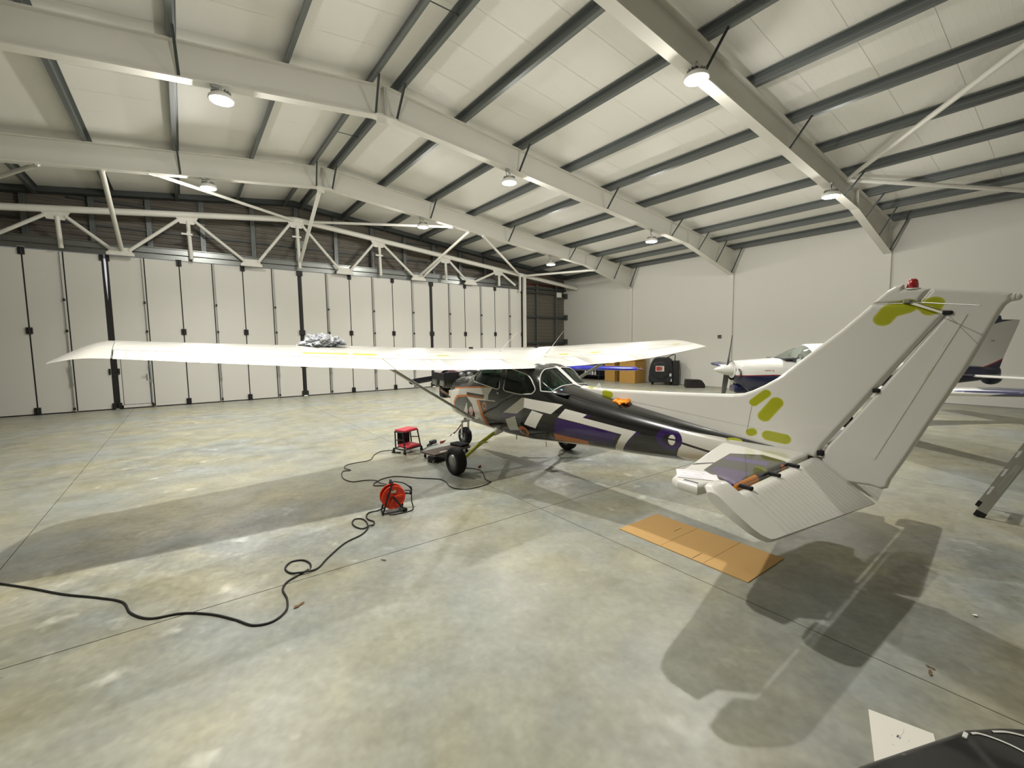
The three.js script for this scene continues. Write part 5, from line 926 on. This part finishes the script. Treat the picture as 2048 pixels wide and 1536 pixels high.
  // tail
  const ftex = canvasTex(256, 256, (c, W, H) => { c.fillStyle = '#d5d4cf'; c.fillRect(0, 0, W, H); const X = (a) => (a - 5.6) / 2 * W, Y = (y) => H * (1 - (y - 1.0) / 1.6); c.fillStyle = '#8e1f2c'; c.beginPath(); c.moveTo(X(5.6), Y(1.13)); c.quadraticCurveTo(X(6.5), Y(1.22), X(7.2), Y(1.66)); c.lineTo(X(7.6), Y(1)); c.lineTo(X(5.6), Y(1)); c.fill(); c.fillStyle = '#10153f'; c.beginPath(); c.moveTo(X(5.6), Y(1.07)); c.quadraticCurveTo(X(6.5), Y(1.18), X(7.2), Y(1.62)); c.lineTo(X(7.6), Y(1)); c.lineTo(X(5.6), Y(1)); c.fill(); c.beginPath(); c.moveTo(X(6.6), Y(2.33)); c.quadraticCurveTo(X(6.95), Y(2.5), X(7.5), Y(2.49)); c.lineTo(X(7.5), Y(2.7)); c.lineTo(X(6.5), Y(2.7)); c.fill(); c.fillStyle = '#54545c'; c.fillRect(X(6.7), Y(1.99), 12, 3); });
  const fg = new THREE.ExtrudeGeometry(shapeOf([[5.5, 1.36], [5.9, 1.42], [6.2, 1.6], [6.66, 2.38], [6.86, 2.6], [6.9, 2.6], [6.94, 2.5], [7.37, 2.49], [7.34, 2.37], [7.06, 1.6], [6.97, 1.28], [6.95, 1.2], [5.5, 1.2]].map((p) => [-p[0], p[1]])), { depth: 0.03, bevelEnabled: true, bevelSize: 0.03, bevelThickness: 0.03, bevelOffset: -0.03, bevelSegments: 4 }).translate(0, 0, -0.015).rotateY(Math.PI / 2);
  { const p = fg.attributes.position, u = fg.attributes.uv; for (let i = 0; i < p.count; i++) u.setXY(i, (p.getZ(i) - 5.6) / 2, (p.getY(i) - 1.0) / 1.6); }
  part(p2, 'fin', fg, gloss({ map: ftex, roughness: 0.35 }));
  part(p2, 'tail_cone', new THREE.SphereGeometry(0.19, 24, 16).scale(0.5, 0.9, 1.4).translate(0, 1.07, 6.83), navy);
  part(p2, 'tailplane', new THREE.ExtrudeGeometry(shapeOf([[-1.6, -6.5], [-1.6, -6.95], [0, -7.0], [1.6, -6.95], [1.6, -6.5], [0.1, -6.25], [-0.1, -6.25]]), { depth: 0.02, bevelEnabled: true, bevelSize: 0.02, bevelThickness: 0.02, bevelOffset: -0.02, bevelSegments: 3 }).rotateX(-Math.PI / 2).translate(0, 1.12, 0), wp);
  // gear
  const nl = part(p2, 'nose_leg', rod(V(0, 0.2, 0.9), V(0, 0.8, 0.85), 0.035), zincMat); wheel(p2, 0, 0.18, 0.9, 0.18, 0.12, -1);
  for (const s of [-1, 1]) { part(p2, 'main_leg', bar(V(s * 0.45, 0.62, 2.5), V(s * 0.95, 0.22, 2.55), 0.09, 0.03), wp); wheel(p2, s * 1.0, 0.19, 2.55, 0.19, 0.13, s); }
}
{ // blue wing standing in front of the cartons
  const t = thing('aircraft_wing', 'glossy royal blue aircraft wing lying level in front of the cardboard cartons', 'wing', [13.24, 1.09, -10.15]);
  const root = V(11.2, 1.16, -11.95).sub(t.position), blue = gloss({ color: '#14189a', roughness: 0.25 });
  const d = root.clone(), side = V(d.z, 0, -d.x).normalize(), g = gridGeo(30, 36, (u, v) => { const c = 0.75 + 0.25 * u, k = u < 0.06 ? Math.sqrt(Math.max(0.03, 1 - ((0.06 - u) / 0.06) ** 2)) : 1, x = v < 0.5 ? 1 - v * 2 : (v - 0.5) * 2, up = v < 0.5, y = naca(Math.max(1e-4, x), up) * c * 1.5 * k, p = d.clone().multiplyScalar(u).addScaledVector(side, (0.45 - x) * c * k); return [p.x, p.y + y, p.z]; });
  part(t, 'skin', g, gloss({ color: '#14189a', roughness: 0.25, side: THREE.DoubleSide }));
  part(t, 'tip_light', [new THREE.SphereGeometry(0.06, 16, 10).scale(1.6, 0.8, 1).translate(0.1, 0.0, 0.02), rbox(0.1, 0.05, 0.2, 0.02, 0.02, -0.02, 0.12)], std({ color: '#4a2a22', roughness: 0.5 }));
  const s = thing('wing_stand', 'dark padded stand under the inner end of the blue wing', 'stand', [11.35, 0, -11.82]);
  part(s, 'post', [rod(V(-0.2, 0.02, 0.3), V(0, 1.04, 0), 0.03), rod(V(0.2, 0.02, -0.3), V(0, 1.04, 0), 0.03), rod(V(0.3, 0.02, 0.2), V(0, 1.04, 0), 0.03)], blackMat);
  part(s, 'cradle', rbox(0.5, 0.08, 0.5, 0.03, 0, 1.07, 0), rubberMat);
}
// ---------------------------------------------------------------- storage along the white wall
const kraft = canvasTex(256, 256, (c, W, H) => { c.fillStyle = '#a9823f'; c.fillRect(0, 0, W, H); const r = rng(7); for (let k = 0; k < 500; k++) { c.globalAlpha = 0.06; c.fillStyle = r() > 0.5 ? '#c09a58' : '#86642c'; c.fillRect(r() * W, r() * H, 1 + r() * 2, 8 + r() * 60); } });
const cartonMat = std({ map: kraft, roughness: 0.85 });
function carton(x, z, w, h, d, turn, label, y = 0) {
  const t = thing('cardboard_carton', label, 'carton', [x, y, z], turn, 'brown cartons against the white wall');
  part(t, 'body', rbox(w, h, d, 0.008, 0, h / 2, 0), cartonMat);
  part(t, 'flap', [box(w * 0.98, 0.006, d / 2 - 0.004, 0, h + 0.004, d / 4), box(w * 0.98, 0.006, d / 2 - 0.004, 0, h + 0.004, -d / 4)], cartonMat);
  part(t, 'tape', [box(w + 0.004, 0.003, 0.06, 0, h + 0.009, 0), box(0.003, 0.12, 0.06, -w / 2 - 0.001, h - 0.06, 0)], std({ color: '#94713a', roughness: 0.4 }));
}
carton(18.75, -14.75, 0.95, 1.12, 0.95, 0.06, 'larger tall brown carton nearest the black blower');
carton(18.95, -16.1, 0.85, 1.12, 0.7, 0.0, 'narrower tall brown carton farther along the wall');
carton(18.75, -14.75, 0.9, 0.36, 0.9, 0.02, 'low brown carton stacked on the larger carton', 1.14);
carton(18.95, -16.1, 0.8, 0.34, 0.66, 0.03, 'low brown carton stacked on the narrower carton', 1.14);
{ // shelf with bottles
  const t = thing('storage_rack', 'low dark steel storage rack against the wall left of the cartons', 'rack', [18.95, 0, -18.2]);
  const m = std({ color: '#2a2c2e', roughness: 0.6 });
  for (const x of [-0.3, 0.3]) for (const z of [-1.2, 0, 1.2]) part(t, 'upright', box(0.04, 1.4, 0.04, x, 0.7, z), m);
  for (const y of [0.25, 0.8, 1.38]) part(t, 'shelf', rbox(0.66, 0.03, 2.46, 0.006, 0, y, 0), m);
  part(t, 'back_panel', box(0.02, 1.36, 2.4, 0.31, 0.69, 0), m);
  const r = rng(21);
  for (let k = 0; k < 9; k++) {
    const y = k < 5 ? 0.267 : 1.397, z = k < 5 ? -17.35 - k * 0.19 : -17.3 - (k - 5) * 0.46, x = 18.72 + r() * 0.06, h = 0.2 + r() * 0.1;
    const b = thing(k < 5 ? 'bottle' : 'canister', k < 5 ? `small pale bottle, ${ORD[k]} from the cartons on the bottom shelf of the dark rack` : `pale container, ${ORD[k - 5]} from the cartons on top of the dark rack`, k < 5 ? 'bottle' : 'container', [x, y, z], 0, k < 5 ? 'bottles on the dark rack' : 'containers on top of the dark rack');
    part(b, 'body', lathe([[0, 0], [0.05, 0], [0.055, 0.01], [0.055, h * 0.65], [0.02, h * 0.85], [0.02, h], [0, h]], 18), std({ color: k % 3 === 0 ? '#b9bcc4' : k % 3 === 1 ? '#d6d4cc' : '#8f93a6', roughness: 0.5 }));
    part(b, 'cap', lathe([[0, h], [0.022, h], [0.022, h + 0.03], [0, h + 0.03]], 14), std({ color: '#30333c', roughness: 0.6 }));
  }
}
{ // black blower
  const t = thing('blower_unit', 'large black wheeled blower with a red and white sign against the white wall', 'blower', [18.75, 0, -13.0], -Math.PI / 2 + 0.5);
  const m = std({ color: '#101114', roughness: 0.5 }), m2 = std({ color: '#16181b', roughness: 0.35 });
  // its own frame: x across the front, y up, z towards the viewer
  part(t, 'housing', new THREE.ExtrudeGeometry(shapeOf(roundPoly([[-0.58, 0.12], [0.56, 0.12], [0.56, 0.5], [0.5, 1.18], [0.34, 1.34], [-0.3, 1.34], [-0.46, 1.1], [-0.58, 0.6]], 0.14, 8)), { depth: 0.5, bevelEnabled: true, bevelSize: 0.05, bevelThickness: 0.05, bevelOffset: -0.05, bevelSegments: 4 }).translate(0, 0, -0.25), m);
  part(t, 'drum', [lathe([[0, 0.0], [0.4, 0.0], [0.44, -0.04], [0.44, -0.1], [0, -0.1]], 40).rotateX(Math.PI / 2).translate(-0.02, 0.72, 0.34)], m2);
  part(t, 'side_cabinet', rbox(0.3, 1.16, 0.5, 0.03, 0.66, 0.6, -0.02), m);
  part(t, 'push_handle', tube([V(0.2, 1.3, 0.1), V(0.5, 1.46, 0.1), V(0.62, 1.44, 0.1), V(0.6, 1.1, 0.12), V(0.56, 0.7, 0.16)], 0.022, 40, 10), m2);
  const sign = canvasTex(256, 160, (c, W, H) => { c.fillStyle = '#b4aea6'; c.fillRect(0, 0, W, H); c.fillStyle = '#a3261c'; c.fillRect(22, 22, 110, 116); c.fillStyle = '#7a5a44'; c.fillRect(132, 30, 70, 100); c.fillStyle = '#c9c4bc'; c.fillRect(205, 26, 34, 108); });
  part(t, 'sign', rbox(0.4, 0.27, 0.012, 0.004, -0.04, 0.8, 0.36), std({ map: sign, roughness: 0.5 }));
  part(t, 'reflector', [rbox(0.1, 0.14, 0.02, 0.01, 0.44, 0.5, 0.31), rbox(0.05, 0.13, 0.02, 0.01, 0.48, 0.24, 0.31), rbox(0.06, 0.14, 0.02, 0.01, -0.56, 0.52, 0.26)], std({ color: '#b7b9bd', roughness: 0.4 }));
  for (const x of [-0.42, 0.42]) for (const z of [-0.18, 0.2]) part(t, 'castor', lathe([[0, -0.03], [0.07, -0.03], [0.08, 0], [0.07, 0.03], [0, 0.03]], 20).rotateZ(Math.PI / 2).translate(x, 0.08, z), rubberMat);
}
{ // holdall
  const t = thing('holdall', 'black fabric holdall on the floor against the white wall', 'bag', [18.55, 0, -11.15], -Math.PI / 2 + 0.75);
  const m = std({ color: '#1f1b1a', roughness: 0.85 });
  part(t, 'body', [new THREE.ExtrudeGeometry(shapeOf(roundPoly([[-0.4, 0], [0.45, 0], [0.43, 0.16], [0.28, 0.36], [-0.38, 0.38]], 0.07, 6)), { depth: 0.34, bevelEnabled: true, bevelSize: 0.04, bevelThickness: 0.05, bevelOffset: -0.04, bevelSegments: 5 }).translate(0, 0.0, -0.17)], m);
  part(t, 'strap', [tube([V(-0.2, 0.12, 0.23), V(-0.18, 0.3, 0.235), V(0.02, 0.33, 0.24), V(0.1, 0.28, 0.235), V(0.12, 0.1, 0.23)], 0.014, 40, 6)], std({ color: '#2c2624', roughness: 0.8 }));
  part(t, 'piping', [rod(V(-0.37, 0.1, 0.22), V(0.4, 0.1, 0.22), 0.008, 6), rod(V(-0.36, 0.24, 0.22), V(0.33, 0.24, 0.22), 0.008, 6)], std({ color: '#3a3433', roughness: 0.7 }));
}
{
  const t = thing('switch_box', 'small dark grey switch box on the white wall beside a column', 'switch', [WALLR, 2.29, -10.5]);
  part(t, 'box', rbox(0.06, 0.15, 0.16, 0.015, -0.03, 0, 0), std({ color: '#5c5c56', roughness: 0.5 })); part(t, 'rocker', rbox(0.02, 0.06, 0.06, 0.006, -0.065, 0.01, 0), std({ color: '#3a3a37', roughness: 0.5 }));
  const e = thing('alarm_box', 'small white box high on the dark cladding in the far corner', 'alarm box', [18.75, 5.05, ZGABLE + 0.33]);
  part(e, 'box', rbox(0.34, 0.3, 0.12, 0.02, 0, 0, 0), whitePlastic); part(e, 'front_plate', rbox(0.26, 0.2, 0.02, 0.006, 0, 0, 0.065), whitePlastic);
  const x = thing('exit_light', 'small green and white emergency light behind the truss centre', 'emergency light', [4.2, 6.28, ZGABLE + 0.28]);
  part(x, 'case', rbox(0.42, 0.34, 0.1, 0.02, 0, 0, 0), std({ color: '#8d9187', roughness: 0.5 })); part(x, 'panel', rbox(0.14, 0.2, 0.02, 0.005, -0.1, 0.02, 0.055), std({ color: '#3f8a62', roughness: 0.5, emissive: new THREE.Color('#2a9a60'), emissiveIntensity: 0.25 })); part(x, 'bracket', rod(V(0, 0.1, -0.2), V(0, 0.1, -0.02), 0.02), zincMat);
  part(x, 'indicator', new THREE.SphereGeometry(0.03, 12, 8).translate(-0.14, 0.05, 0.06), std({ color: '#dff', emissive: new THREE.Color('#cfe'), emissiveIntensity: 1.2 }));
}
scene.traverse((o) => { if (o.isMesh) { o.castShadow = true; o.receiveShadow = true; } });
renderer.render(scene, camera);
